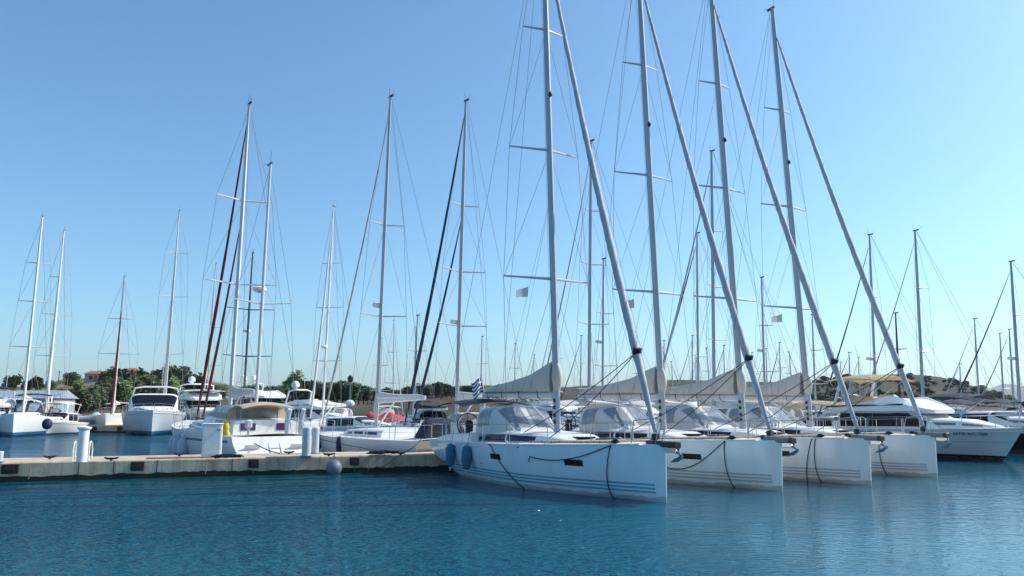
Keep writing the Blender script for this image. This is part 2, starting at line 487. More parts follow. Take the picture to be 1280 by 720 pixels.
def sailboat(name, label, group, loc, head, L=12, B=3.9, fb=1.35, fs=1.1, hullm='hull_plain', bowrake=.35, sternrake=.9, ws=.85,
             mast_s=5, mast_h=18, mast_r=.1, mast_m='alu', rake=.035, spread=None, sweep=.22, jib='jib', jib_r=.07, jib_s=.4, jib_top=.93, jib2=None, jib2_s=1.6, jib2_top=.62,
             boom=5, boom_z=2.6, cover='beige', cover_h=.5, hood='canvas', bim=None, bim_z=3.0, detail=1, wire=.010, backstay=True, cabin=True, cab=(.70,.30), cabwin=(.035,.12), panes=((.08,.30),(.34,.52),(.57,.70)), hood_k=1.0, cabin_glass='glass', cat='sailboat', radar=None, deckm='deck', mizzen=None):
    t = thing(name, label, cat, loc, head, group)
    h = Hull(L, B, fb, fs, bowrake, sternrake, ws)
    t_h = obj('hull', h.mesh(26 if detail else 16, 9 if detail else 6), W[hullm], t)
    obj('deck', h.deck(.10), W[deckm], t)
    X = lambda s: L/2 - s
    zd = lambda s: h.sheer(h.us(s)) + .08
    # coachroof
    if cabin:
        ca = Arch(X(L*cab[0]), X(L*cab[1]), lambda q: h.sheer(h.us(lerp(L*cab[0], L*cab[1], q))) + .02,
                  [(0, B*.30), (.5, B*.30), (.8, B*.25), (1, B*.12)], [(0, .40), (.45, .42), (.8, .30), (1, .05)], .4, .5)
        croof = obj('coachroof', ca.mesh(), W['white'], t)
        for sd in (0, 1):
            for a, b in panes:
                f = (lambda u, v: ca.pt(u, v)) if sd == 0 else (lambda u, v: ca.pt(u, 1-v))
                obj('window', patch(f, a, b, cabwin[0], cabwin[1], 5, 3, .008, 1 if sd == 0 else -1), W[cabin_glass], croof)
    # mast
    mx = X(mast_s); zb = zd(mast_s) + (.15 if cabin else 0)
    def mp(z): return Vector((mx - rake*(z-zb), 0, z))
    zt = mast_h
    obj('mast', MB().tube([mp(zb), mp(zb+(zt-zb)*.7), mp(zt)], [mast_r, mast_r*.95, mast_r*.62], 10 if detail else 6, True, .72), W[mast_m], t)
    obj('masthead', MB().box(mp(zt)+Vector((-.08,0,.03)), (.42, .09, .08)).tube([mp(zt)+Vector((.1,0,0)), mp(zt)+Vector((.12,0,.55))], .008, 4).tube([mp(zt)+Vector((-.2,0,.05)), mp(zt)+Vector((-.55,.05,.22))], .008, 4), W['black'], t)
    if spread is None:
        n = 2
        spread = [(zb+(zt-zb)*.34, B*.30), (zb+(zt-zb)*.66, B*.22)]
    chain = Vector((mx-.25, B*.42, zd(mast_s)-.05))
    for sd in (-1, 1):
        prev = Vector((chain.x, chain.y*sd, chain.z)); cap = [prev]
        for i, (z, w) in enumerate(spread):
            tip = mp(z) + Vector((-w*sweep*1.2, sd*w, .05)); cap.append(tip)
            obj('spreader', MB().tube([mp(z), tip], [.05, .028], 6, True, .5), W[mast_m], t)
            lo = prev if i == 0 else cap[-2]
            if detail: obj('diagonal_shroud', MB().tube([lo + Vector((.03,0,0)), mp(z)-Vector((0,0,.05))], wire*.8, 4), W['wire'], t)
        cap.append(mp(zt*.985))
        obj('cap_shroud', MB().tube(cap, wire, 4), W['wire'], t)
    if backstay:
        for sd in ((-1, 1) if detail else (0,)):
            obj('backstay', MB().tube([mp(zt)-Vector((.1,0,0)), Vector((-L/2+.2, sd*B*.3, fs+.1))], wire, 4), W['wire'], t)
    # furled headsails on their stays
    for jm, js, jt, r in ((jib, jib_s, jib_top, jib_r), (jib2, jib2_s, jib2_top, jib_r*.85)):
        if not jm: continue
        top = mp(zb+(zt-zb)*jt)+Vector((.12,0,0)); bot = Vector((X(js), 0, zd(js)+.25))
        pts = []; rr = []; NP = 64 if detail > 1 else 25
        for i in range(NP):
            q = i/(NP-1); pts.append(bot.lerp(top, q) - Vector((.16*math.sin(math.pi*q), 0, .06*math.sin(math.pi*q)))); rr.append(r*pw(q, [(0,.55),(.03,.7),(.12,1.12),(.3,1.12),(.6,.85),(.9,.55),(1,.3)])*(1+.05*(i % 2)))
        fs_ = MB().tube(pts, rr, 10); ax_ = (top-bot).normalized()
        for q_ in range(len(pts)):
            for w_ in range(10):
                v_ = Vector(fs_.v[q_*10+w_]); fs_.v[q_*10+w_] = tuple(pts[q_] + (v_-pts[q_])*(1+.07*math.cos(w_*1.2566 - q_*1.7)))
        obj('furled_sail', fs_, W[jm], t, True, 70)
        if detail > 1:
            sp_ = []
            for q_ in range(NP*6):
                k_ = q_/(NP*6-1)*(NP-1.001); i_ = int(k_); f_ = k_-i_; c_ = pts[i_].lerp(pts[i_+1], f_); r_ = lerp(rr[i_], rr[i_+1], f_)*1.03; a_ = k_*1.45
                sp_.append(c_ + Vector((math.cos(a_)*r_, math.sin(a_)*r_, 0)))
            obj('seam', MB().tube(sp_, .007, 4), W['grey_seam'], t)
        obj('furling_drum', MB().lathe([(.05, -.2), (.11, -.18), (.11, -.05), (.05, -.03)], bot, 10), W['black'], t)
    # boom, sail cover, kicker
    if boom:
        g = mp(boom_z); e = Vector((g.x-boom, 0, boom_z+.10))
        obj('boom', MB().tube([g+Vector((-.1,0,0)), e], [.13, .10], 8, True, .6), W['alu_white'], t)
        if cover:
            rows = []
            for i in range(15):
                q = i/14; c = g.lerp(e, lerp(.045, .98, q)); hh = cover_h*pw(q, [(0,1.0),(.06,.93),(.3,.60),(.6,.40),(.9,.27),(1,.10)])
                wv = .19*pw(q, [(0,.8),(.3,1),(.9,.7),(1,.25)])
                ring = [(-.55,.06),(-1,.25),(-.8,.6),(-.3,.93),(0,1.0),(.3,.93),(.8,.6),(1,.25),(.55,.06)]
                rows.append([c+Vector((0, a*wv*(1+.05*math.sin(i*2.1+k)), .06+b*hh)) for k, (a, b) in enumerate(ring)])
            mb = MB(); mb.grid(rows, True); mb.poly(rows[0]); mb.poly(rows[-1][::-1])
            cv = obj('sail_cover', mb, W[cover], t, True, 60)
            if detail > 1:
                obj('bolt_rope', MB().tube([g.lerp(e, .03+.94*k/8)+Vector((0, -.155*(1-.3*k/8), .10)) for k in range(9)], .016, 5), W['grey'], cv)
                for q in (.18, .42, .66, .88):
                    c = g.lerp(e, q); obj('tie', MB().tube([c+Vector((0,-.17,.14)), c+Vector((.02,-.15,-.08)), c+Vector((.0,.0,-.16)), c+Vector((0,.15,-.08)), c+Vector((0,.17,.14))], .014, 5), W['black'], cv)
                for q in (.25, .5, .75):
                    c = g.lerp(e, q); hh = cover_h*pw(q, [(0,1.0),(.06,.93),(.3,.60),(.6,.40),(.9,.27),(1,.10)])
                    obj('seam', MB().tube([c+Vector((0, a*.192*pw(q, [(0,.8),(.3,1),(.9,.7),(1,.25)])*1.02, .065+b*hh*1.01)) for a, b in ((-1,.25),(-.8,.6),(-.3,.93),(0,1.0),(.3,.93),(.8,.6),(1,.25))], .008, 4), W['cord'], cv)
        obj('kicker', MB().tube([mp(zb+.15)+Vector((-.12,0,0)), g.lerp(e, .38)-Vector((0,0,.1))], .045, 6), W['alu_white'], t)
    if hood:
        hw = B*.29
        hb = lambda q: h.sheer(h.us(lerp(L*.735, L*.55, q)))+.12+.20*q
        ho = Arch(X(L*.735), X(L*.55), hb, [(0, hw*1.05), (.5, hw), (1, hw*.72)], [(0, 1.22*hood_k), (.45, 1.15*hood_k), (.55, 1.06*hood_k), (.75, .62*hood_k), (1, .10)], .42, .5)
        hd = obj('sprayhood', ho.mesh(18, 20, False), W[hood], t, True, 55)
        if detail:
            for sd in (0, 1):
                f = (lambda u, v: ho.pt(u, v)) if sd == 0 else (lambda u, v: ho.pt(u, 1-v))
                obj('window', patch(f, .07, .43, .045, .33, 6, 14, .01, 1 if sd == 0 else -1), W['vinyl'], hd)
            for a, b in ((.27, .4985), (.5015, .73)):
                obj('window', patch(ho.pt, .55, .94, a, b, 6, 22, .01, 1), W['vinyl'], hd)
    if bim:
        bw = B*.36; x0, x1 = X(L*.985), X(L*.78)
        cm = obj('bimini', canopy(x0, x1, bw, bim_z), W[bim], t)
        for xx in (lerp(x0, x1, .12), lerp(x0, x1, .85)):
            obj('frame', MB().tube([(lerp(x0,x1,.5), -bw*1.02, fs+.15), (xx, -bw, bim_z-.28), (xx, -bw*.5, bim_z-.16), (xx, bw*.5, bim_z-.16), (xx, bw, bim_z-.28), (lerp(x0,x1,.5), bw*1.02, fs+.15)], .014, 5), W['steel'], cm)
    # rails
    if detail:
        pz = .62
        for sd in (-1, 1):
            pts = []
            us = [.02, .16, .30, .44, .58, .72, .84, .93]
            tops = []
            for u in us:
                p = h.pt(u, 0, sd); p.y -= sd*.06; q = p + Vector((0,0,pz)); tops.append(q)
                obj('stanchion', MB().tube([p-Vector((0,0,.02)), q], .013, 5), W['steel'], t)
            for zz in (0, -.30):
                obj('lifeline', MB().tube([q+Vector((0,0,zz)) for q in tops], .005, 4), W['wire'], t)
            p0 = h.pt(.93, 0, sd); p1 = h.pt(.985, 0, sd)
            obj('pulpit', MB().tube([p0+Vector((0,-sd*.06,0)), p0+Vector((.05,-sd*.06,pz*.6)), p0+Vector((.15,-sd*.05,pz+.02)), p1+Vector((-.12,0,pz+.05)), p1+Vector((0,0,pz)), p1+Vector((.0,0,pz*.7)), p1+Vector((-.12,-sd*.03,0))], .016, 6), W['steel'], t)
            p0 = h.pt(.13, 0, sd); p1 = h.pt(.0, 0, sd)
            obj('pushpit', MB().tube([p0+Vector((0,-sd*.06,0)), p0+Vector((-.05,-sd*.06,pz)), p1+Vector((.15,-sd*.1,pz)), p1+Vector((.1,-sd*.7,pz)), p1+Vector((.1,-sd*.7,0))], .016, 6), W['steel'], t)
            if detail > 1:
                pl = obj('steering_wheel', MB().torus((X(L*.86), sd*B*.21, fs+.62), .42, .022, 0).tube([(X(L*.86), sd*B*.21-.4, fs+.62), (X(L*.86), sd*B*.21+.4, fs+.62)], .012, 4).tube([(X(L*.86), sd*B*.21, fs+.22), (X(L*.86), sd*B*.21, fs+1.02)], .012, 4), W['black'], t)
                obj('pedestal', MB().box((X(L*.86)+.14, sd*B*.21, fs+.40), (.2, .26, .74), 0, .05), W['black'], t)
                co = Arch(X(L*.95), X(L*.70), fs+.02, [(0,.16),(1,.16)], [(0,.12),(.3,.26),(1,.36)], .4, .45)
                mb = co.mesh(8, 8); mb.v = [(a, b+sd*B*.36, c) for a, b, c in mb.v]
                obj('coaming', mb, W['white'], t)
    if radar:
        z = radar; obj('radar_bracket', MB().box(mp(z)+Vector((.2,0,-.02)), (.36,.1,.04)), W['alu'], t)
        radome(t, mp(z)+Vector((.38,0,0)))
    t.update_tag()
    return t, h, mp, X, zd

ROW = R(-63)               # heading of the first row of boats: bows towards the camera and right
HD1 = Vector((math.cos(ROW), math.sin(ROW), 0))
ROW2 = R(127)              # second row, sterns to the same pontoon

def local_line(name, label, group, base, head, pts, r=.014, m='rope'):
    """a rope given in a boat's own frame, laid into the world as its own object"""
    mb = MB().tube(pts, r, 6)
    o = obj(name, mb, W[m]); o.location = base; o.rotation_euler = (0, 0, head)
    return tag(o, label, 'rope', group)
def sagpath(a, b, sag, n=14):
    a, b = Vector(a), Vector(b)
    return [a.lerp(b, i/n) - Vector((0, 0, sag*4*(i/n)*(1-i/n))) for i in range(n+1)]

# the four near sister yachts -------------------------------------------------
SP = [(6.6, 1.62), (11.1, 1.36), (15.6, .82)]
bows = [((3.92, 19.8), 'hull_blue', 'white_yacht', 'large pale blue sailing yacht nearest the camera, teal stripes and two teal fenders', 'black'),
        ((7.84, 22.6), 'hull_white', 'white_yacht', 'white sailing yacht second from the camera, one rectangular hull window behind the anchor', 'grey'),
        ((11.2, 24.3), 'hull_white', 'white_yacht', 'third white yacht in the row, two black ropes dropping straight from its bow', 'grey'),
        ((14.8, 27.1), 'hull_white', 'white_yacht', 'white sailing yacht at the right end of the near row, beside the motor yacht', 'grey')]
L1, B1 = 12.4, 4.0
which = ['nearest pale blue yacht', 'second white yacht', 'third white yacht', 'last white yacht of the near row']
for i, ((bx, by), hm, nm, lab, spm) in enumerate(bows):
    base = Vector((bx, by, 0)) - HD1*(L1/2-.02)
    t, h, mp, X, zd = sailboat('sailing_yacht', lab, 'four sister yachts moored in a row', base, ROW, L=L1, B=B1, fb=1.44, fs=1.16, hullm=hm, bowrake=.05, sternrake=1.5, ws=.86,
        mast_s=5.45, mast_h=20.6, mast_r=.145, rake=.038, spread=SP, sweep=.22, jib='jib', jib_r=.098, jib_s=.42, jib_top=.92, boom=5.6, boom_z=2.78, cover='beige',
        cover_h=1.05, hood='canvas', bim=('navy', 'canvas', 'canvas', None)[i], bim_z=2.75, detail=2, wire=.0085, cabin_glass='bluglass' if i != 1 else 'glass', cab=(.80,.27), cabwin=(.012,.15), panes=((.02,.22),(.235,.47),(.49,.74)), hood_k=.92)
    # teak on the foredeck, toe rail
    rows = []
    for k in range(11):
        s = lerp(1.5, 5.2, k/10); u = h.us(s); w = h.half(u)*.62
        rows.append([Vector((X(s), lerp(-w, w, j/6), zd(s)+.035+.03*(1-(2*j/6-1)**2))) for j in range(7)])
    obj('teak_foredeck', solid_sheet(rows, .05), W['teak'], t)
    for sd in (-1, 1):
        obj('toe_rail', MB().tube([h.pt(k/20, 0, sd)+Vector((0,0,.02)) for k in range(1, 20)], .025, 5), W['white'], t)
    # hull windows
    for s, ln in ((2.55, .62), (6.05, .62), (10.1, .5)):
        for sd in (-1, 1):
            u0, u1 = h.us(s+ln/2), h.us(s-ln/2)
            def f(u, v, sd=sd): return h.pt(u, h.vz(u, v), sd)
            obj('hull_window', patch(f, u0, u1, .80, .97, 4, 2, .006, 1 if sd < 0 else -1), W['glass'], t)
    for s_, z_ in ((4.7, 1.22), (7.2, .62), (9.0, .60), (11.0, .72)):
        u_ = h.us(s_)
        def f2(u, v): return h.pt(u, h.vz(u, v), -1)
        obj('drain_outlet', patch(f2, u_-.0022, u_+.0022, z_-.025, z_+.025, 2, 2, .008, 1), W['black'], t)
    # bowsprit, bow roller, anchor
    z = zd(.1)-.06
    sp = obj('bowsprit', MB().box((X(.12), 0, z), (1.15, .20, .15), 0, .03), W[spm], t)
    for xx in (X(.12)-.53, X(.12)+.53):
        obj('end_fitting', MB().box((xx, 0, z), (.13, .215, .165), 0, .02), W['black'], sp)
    obj('bow_roller', MB().box((X(.0)+.22, .13, z-.14), (.35, .05, .14), 0, .015).box((X(.0)+.22, -.02, z-.14), (.35, .03, .14), 0, .015).lathe([(.05,-.07),(.05,.07)], (X(0)+.32, .055, z-.16), 10, Matrix.Rotation(R(90), 3, 'X')), W['steel'], t)
    ax = X(0)+.20
    an = obj('anchor', MB().tube([(ax-.3, .055, z-.12), (ax+.22, .055, z-.20), (ax+.36, .055, z-.30)], [.03, .035, .04], 6)
             .add([(ax+.40,.055,z-.22),(ax+.18,.21,z-.36),(ax-.12,.055,z-.46),(ax+.18,-.10,z-.36),(ax+.22,.055,z-.34),(ax+.2,.055,z-.42)], [(0,1,4),(0,4,3),(1,2,5),(2,3,5),(1,4,2),(4,3,2),(0,5,1),(0,3,5)]), W['anchor'], t, False)
    obj('sail_luff', MB().tube([mp(2.95)+Vector((-.24,0,0)), mp(3.4)+Vector((-.22,.02,0)), mp(3.80)+Vector((-.20,0,0))], [.09,.10,.06], 8), W['cord'], t)
    for sd in (-1, 1): obj('seat_back', MB().box((X(11.35), sd*1.05, zd(11.3)+.28), (.75, .10, .70), 0, .09), W['white'], t)
    # cover collar around the mast, sheets, mast fittings
    g = mp(2.9)
    rows = []
    for k in range(9):
        q = k/8; zc = 2.98+q*.86; rad = .20*math.sin(math.pi*min(1, .10+q*.86))**.6
        rows.append([Vector((mp(zc).x+.06+rad*1.05*math.cos(a), rad*.8*math.sin(a), zc)) for a in [math.pi*(-.62+1.24*j/10) for j in range(11)]])
    obj('cover_collar', solid_sheet(rows, .03), W['beige'], t, True, 70)
    for zz in (1.95, 2.15, 2.4, 2.62):
        obj('mast_fitting', MB().box(mp(zz)+Vector((.02, -.115, 0)), (.10, .05, .12), 0, .015), W['black'], t)
    obj('mast_collar', MB().lathe([(.2, 0), (.2, .08), (.16, .1)], mp(zd(5.45)+.14), 14), W['black'], t)
    obj('deck_light', MB().ell(mp(13.1)+Vector((.16, 0, 0)), (.07, .07, .10), 8, 6), W['black'], t)
    tie = Vector((X(.42), 0, zd(.42)+.25)).lerp(mp(18.9), .125)
    for k, e in enumerate((Vector((X(6.0), -.9, zd(6)+.3)), Vector((X(4.3), -.95, zd(4.3)+.12)))):
        obj('jib_sheet', MB().tube(sagpath(tie, e, .12), .013, 5), W['rope'], t)
    obj('sail_tie', MB().tube([tie+Vector((-.04,0,-.08)), tie+Vector((.04,0,.10))], .122, 8), W['navy'], t)
    for a in (.0, .06, .12):
        obj('halyard', MB().tube([mp(2.2)+Vector((-.17, .05-a, 0)), mp(20.2)+Vector((-.12, .05-a, 0))], .006, 4), W['wire'], t)
    obj('lazy_jack', MB().tube([mp(9.5), mp(2.9)+Vector((-3.2, -.16, .5))], .005, 4), W['wire'], t)
    obj('lazy_jack', MB().tube([mp(9.5), mp(2.9)+Vector((-3.2, .16, .5))], .005, 4), W['wire'], t)
    if i == 0:
        # coachroof dark window strip reads longer on this boat: extra forward pane handled by coachroof parts
        pass
    for sd in (-1, 1):
        cl = obj('cleat', MB().tube([(X(1.45), sd*(h.half(h.us(1.35))-.09), zd(1.4)+.02), (X(1.2), sd*(h.half(h.us(1.25))-.09), zd(1.4)+.02)], [.03,.03], 6).box((X(1.33), sd*(h.half(h.us(1.3))-.09), zd(1.4)-.02), (.1,.05,.06)).ell((X(1.33), sd*(h.half(h.us(1.3))-.10), zd(1.4)+.03), (.13,.07,.06), 8, 5), W['rope'], t)
    for s_, y_ in ((7.9, .95), (7.9, -.95), (6.6, .75), (6.6, -.75)):
        obj('winch', MB().lathe([(.085, 0), (.085, .03), (.06, .06), (.055, .13), (.075, .15), (.07, .17), (.02, .18)], (X(s_), y_, zd(s_)+.30), 12), W['steel'], t)
    for s_ in (3.9, 2.6):
        obj('hatch', MB().box((X(s_), 0, zd(s_)+(.12 if s_ > 3 else .07)), (.55, .55, .06), 0, .03), W['glass'], t)
    for sd in (-1, 1):
        obj('chainplate', MB().box((X(5.7), sd*1.68, zd(5.7)-.02), (.16, .03, .14), 0, .01), W['steel'], t)
        obj('genoa_track', MB().tube([(X(8.6), sd*1.25, zd(8)+.0), (X(6.2), sd*1.3, zd(6)-.01)], .02, 5), W['grey'], t)
    # ropes hanging on the starboard side
    def hp(s, z, off=.03):
        u = h.us(s); p = h.pt(u, h.vz(u, min(z, h.sheer(u)-.001)), -1); return p + Vector((0, -off, 0))
    top = hp(1.33, 1.5, .02)+Vector((0, .07, .04))
    edge = hp(1.34, 1.42, .025)
    def hang(s1, z1, sag, s0=1.34, n=12):
        out = [hp(s0, 1.46, -.08)+Vector((0, 0, .05)), hp(s0, 1.42, .02)]
        for k in range(1, n+1):
            q = k/n; out.append(hp(lerp(s0, s1, q), lerp(1.40, z1, q)-sag*4*q*(1-q)*.25, .035))
        return out
    G = 'mooring lines hanging from the near yachts'
    if i == 0:
        local_line('mooring_line', 'black line dropping from the nearest yacht\'s bow cleat into the water', G, base, ROW, hang(1.75, -.1, 0))
        c = hang(4.15, .98, .9); c += [c[-1]+Vector((-.02,0,-.05)), c[-1]+Vector((-.04,-.01,-.16))]
        local_line('mooring_line', 'black line slung in a curve along the nearest yacht\'s pale blue side', G, base, ROW, c)
        local_line('mooring_line', 'black line slanting from mid deck of the nearest yacht past its fenders', G, base, ROW, hang(5.1, -.08, 0, 6.35))
    elif i == 1:
        local_line('mooring_line', 'black line dropping straight from the second yacht\'s bow into the water', G, base, ROW, hang(1.6, -.1, 0, 1.45))
        c = hang(3.6, .50, 1.3, 1.45); c += [c[-1]+Vector((-.03,0,-.05)), c[-1]+Vector((-.02,-.01,-.14))]
        local_line('mooring_line', 'black line slung in a long curve under the second yacht\'s hull window', G, base, ROW, c)
    elif i == 2:
        local_line('mooring_line', 'black line on the third yacht\'s bow, the more sharply bent of its pair', G, base, ROW, hang(2.15, -.1, .7, 1.5))
        local_line('mooring_line', 'black line on the third yacht\'s bow, the straighter of its pair nearer the stem', G, base, ROW, hang(1.65, -.1, .1, 1.4))
    else:
        local_line('mooring_line', 'black line dropping from the bow of the last yacht in the near row', G, base, ROW, hang(1.75, -.1, .1, 1.55))
    if i == 0:
        for k, (s, lab2) in enumerate(((9.45, 'teal covered fender on the pale blue yacht, the one nearer its stern'), (7.9, 'teal covered fender on the pale blue yacht, the one nearer its mast'))):
            f = thing('fender', lab2, 'fender', base, ROW, 'teal fenders on the nearest yacht')
            p = hp(s, .78, .17)
            obj('body', MB().lathe([(.03,-.42),(.12,-.36),(.165,-.2),(.17,.15),(.13,.32),(.05,.38)], p, 14), W['teal'], f)
            obj('end_cap', MB().lathe([(.012,-.56),(.035,-.50),(.05,-.41)], p, 8), W['greyf'], f)
            obj('cord', MB().tube([p+Vector((0,0,.36)), hp(s, 1.2, .05), hp(s, 1.3, -.05)+Vector((0,0,.5))], .008, 4), W['rope'], f)
    # burgee under the lower spreader
    if i in (0, 1, 3):
        pz = mp(6.15)
        lab2 = {0: 'small white pennant under the lower spreader of the nearest mast', 1: 'small white pennant under the lower spreader of the second mast', 3: 'small white pennant under the lower spreader of the rightmost tall mast'}[i]
        rows = [[Vector((pz.x-.2-.36*q, -.85-.25*q+.03*math.sin(q*6), pz.z+.17*s_*(1-q*.35)-.05*q)) for s_ in (-1, -.3, .3, 1)] for q in [k/6 for k in range(7)]]
        o = obj('pennant', solid_sheet(rows, .004), W['flagwhite']); o.location = base; o.rotation_euler = (0, 0, ROW)
        tag(o, lab2, 'flag', 'club pennants')

# ------------------------------------------------------------------ second row and other sailing boats (own row behind the pontoon)
def place_by_mast(px, Y, head, L, mast_s):
    m = Vector((gx(px, Y, 1.6), Y, 0)); d = Vector((math.cos(head), math.sin(head), 0))
    return m - d*(L/2 - mast_s)
def sb(label, px, Y, topy, head=ROW2, L=12, mast_s=5.0, group=None, **k):
    name = k.pop('name', 'sailboat')
    return sailboat(name, label, group, place_by_mast(px, Y, head, L, mast_s), head, L=L, mast_s=mast_s, mast_h=gz(topy, Y), **k)

g2 = 'sailboats moored stern to the pontoon'
t, h, mp, X, zd = sb('pale grey sloop behind the concrete pier, navy fenders and white boom cover', 470, 37.6, 126, R(127), 13.6, 6.7, g2, B=3.9, fb=1.12, fs=1.08, hullm='hull_grey', bowrake=.2, jib='jib', jib_r=.05, jib_s=.2,
   spread=[(6.9, 1.25), (11.5, .95)], boom=4.6, boom_z=2.75, cover='canvas', cover_h=.38, hood=None, bim=None, bim_z=2.9, mast_r=.12, radar=7.4, wire=.009, cabin_glass='bluglass')
ct = Arch(X(13.1), X(11.9), 1.12, [(0,.95),(1,.85)], [(0,.6),(.5,.85),(1,.2)], .45, .5)
obj('cockpit_tent', ct.mesh(), W['navy'], t)
obj('windscreen', patch(ct.pt, .6, .95, .3, .7, 5, 6, .01, 1), W['vinyl'], t)
for s, lab in ((3.0, 'navy fender on the pale grey sloop, the one nearer its bow'), (6.9, 'navy fender on the pale grey sloop, the one amidships')):
    u = h.us(s); p = h.pt(u, .3, 1)+Vector((0,.12,0)); p.z = .72
    f = thing('fender', lab, 'fender', t.location, R(127), 'navy fenders on the pale grey sloop')
    obj('body', MB().lathe([(.03,-.40),(.11,-.34),(.14,-.18),(.14,.14),(.11,.3),(.04,.36)], p, 12), W['navyf'], f)
    obj('cord', MB().tube([p+Vector((0,0,.34)), p+Vector((0,-.1,.5))], .008, 4), W['rope'], f)
sb('white sloop behind the flagpole with two black furled sails and twin radar domes', 570, 40.2, 131, R(127), 12.2, 6.9, g2, B=3.9, fb=1.3, fs=1.1, jib='alu_navy', jib_r=.085, jib_s=1.5, jib_top=.95, jib2='alu_navy', jib2_s=2.4, jib2_top=.62,
   spread=[(6.7, 1.5), (9.6, 1.35), (13.2, .9)], boom=4.5, boom_z=2.9, cover='canvas', cover_h=.3, hood='canvas', hood_k=.75, bim='canvas', bim_z=3.1, mast_r=.125, radar=6.85, wire=.009)
sb('white sloop whose tall mast stands just right of the nearest yacht\'s mast', 736, 46.5, 180, ROW2, 12.5, 5.6, g2, jib='jib', jib_r=.05, spread=[(7.5, 1.3), (11.2, 1.1), (14.6, .8)], cover='canvas', bim='canvas', mast_r=.125, boom_z=2.5)
sb('white sloop whose shorter mast with domes stands beside the second boat row', 753, 56, 325, ROW2, 11, 5.0, g2, jib=None, radar=7.2, bim='canvas', cover='beige', mast_r=.10, boom_z=2.5)
sb('sloop with dark red furled sail seen between the second and third masts', 873, 58, 293, R(133), 11.5, 5.3, g2, jib='red', jib_r=.07, jib_s=.4, cover='beige', bim='tan', mast_r=.10, boom_z=2.5)
sb('white sloop whose tall mast crosses behind the third yacht\'s long furled sail', 893, 51.5, 192, R(133), 12.5, 5.8, g2, jib='jib', jib_r=.07, spread=[(7, 1.4), (10.6, 1.2), (14.5, .9)], cover='canvas', bim='canvas', mast_r=.13, boom_z=2.5)
sb('sloop with a radar on its leaning grey mast between third and fourth masts', 957, 62, 348, R(110), 11, 5.0, g2, jib=None, cover='canvas', bim='tan', mast_r=.11, radar=7.0, boom_z=2.4)
sb('sloop with slim dark grey mast right of the fourth tall mast', 1020, 66, 394, R(110), 10.5, 4.6, g2, jib=None, cover='canvas', bim='canvas', mast_r=.095, boom_z=2.4)
sb('sloop with black furled sail, its mast showing behind the flybridge awning', 1096, 60, 295, ROW2, 12, 5.4, g2, jib='alu_navy', jib_r=.055, cover='canvas', bim=None, mast_r=.11, radar=6.2, boom_z=2.4)
sb('sloop with navy furled mast left of the tall grey mast behind the flybridge', 1126, 66, 392, R(110), 10.5, 4.6, g2, jib=None, mast_m='alu_navy', cover='navy', bim=None, mast_r=.10, boom_z=2.4)
sb('sloop with tall bare grey mast rising right of the flybridge motor yacht', 1155, 57, 290, ROW2, 12, 5.6, g2, jib='jib', jib_r=.045, spread=[(6.6, 1.3), (11.4, 1.1)], cover='beige', bim='navy', mast_r=.12, boom_z=2.3, boom=5.5)
sb('navy covered sloop with navy furled sail at the far right edge', 1276, 58, 328, R(130), 12, 5.6, g2, jib='alu_navy', jib_r=.055, cover='navy', hood='navy', bim='navy', mast_r=.12, radar=6.1, boom_z=2.4)
sb('small sloop with thin mast and furled stay above the brown hill\'s right end', 1225, 74, 399, ROW2, 10, 4.6, g2, jib='jib', jib_r=.04, cover='navy', hood='navy', bim='navy', mast_r=.085, boom_z=2.2)
# ketch stern-to on the pier, far left group
hk = R(126)
t, h, mp, X, zd = sb('two masted ketch with dark red furled sails, stern to the concrete pier', 286, 36.9, 133, hk, 14.6, 8.2, None, name='ketch', B=4.3, fb=1.75, fs=1.25, hullm='hull_navystripe', bowrake=1.2, sternrake=-1.0, ws=.78,
   jib='red', jib_r=.072, jib_s=2.2, jib_top=.95, jib2='red', jib2_s=3.4, jib2_top=.62, spread=[(8.4, 1.75), (12.6, 1.35)], boom=3.6, boom_z=3.0, cover='canvas', cover_h=.42, hood=None, bim=None, mast_r=.13, mast_m='alu_white', wire=.009, cat='ketch', cabin_glass='purple', cabin=True, rake=.02)
mz = X(12.1); zt = gz(206, 33.6)
obj('mizzen_mast', MB().tube([(mz,0,1.3),(mz-.15,0,8),(mz-.3,0,zt)], [.10,.095,.065], 9, True, .75), W['alu_white'], t)
obj('masthead', MB().box((mz-.2,0,zt+.03), (.5,.08,.06)).tube([(mz-.3,0,zt),(mz-.32,0,zt+.6)], .008, 4).tube([(mz-.1,0,zt),(mz+.25,.1,zt+.15)], .01, 4), W['black'], t)
for sd in (-1, 1):
    obj('spreader', MB().tube([(mz-.12,0,7.0),(mz-.3,sd*1.25,7.1)], [.045,.025], 6), W['alu_white'], t)
    obj('mizzen_shroud', MB().tube([(mz-.2,sd*1.75,1.3),(mz-.3,sd*1.25,7.1),(mz-.3,0,zt-.1)], .009, 4), W['wire'], t)
radome(t, (mz+.32, 0, 7.6), .3)
obj('radar_bracket', MB().box((mz+.18,0,7.57), (.35,.1,.05)), W['alu'], t)
af = Arch(X(13.6), X(8.4), lambda q: 1.28+.25*q, [(0,1.35),(1,1.25)], [(0,.62),(.9,.62),(1,.4)], .25, .3)
afo = obj('aft_cabin', af.mesh(), W['white'], t)
for a, b in ((.08,.26),(.36,.54)):
    obj('window', patch(lambda u, v: af.pt(u, 1-v), a, b, .05, .17, 4, 3, .01, -1), W['purple'], afo)
for yy in (-.75, .75):
    obj('window', MB().box((X(13.6)-.012, yy, 1.62), (.03, .62, .3), 0, .01), W['purple'], afo)
dh = Arch(X(12.4), X(8.6), 1.82, [(0,1.25),(1,1.15)], [(0,.70),(.7,.74),(.85,.6),(1,.3)], .4, .45)
dk = obj('canvas_enclosure', dh.mesh(14, 16), W['tan'], t)
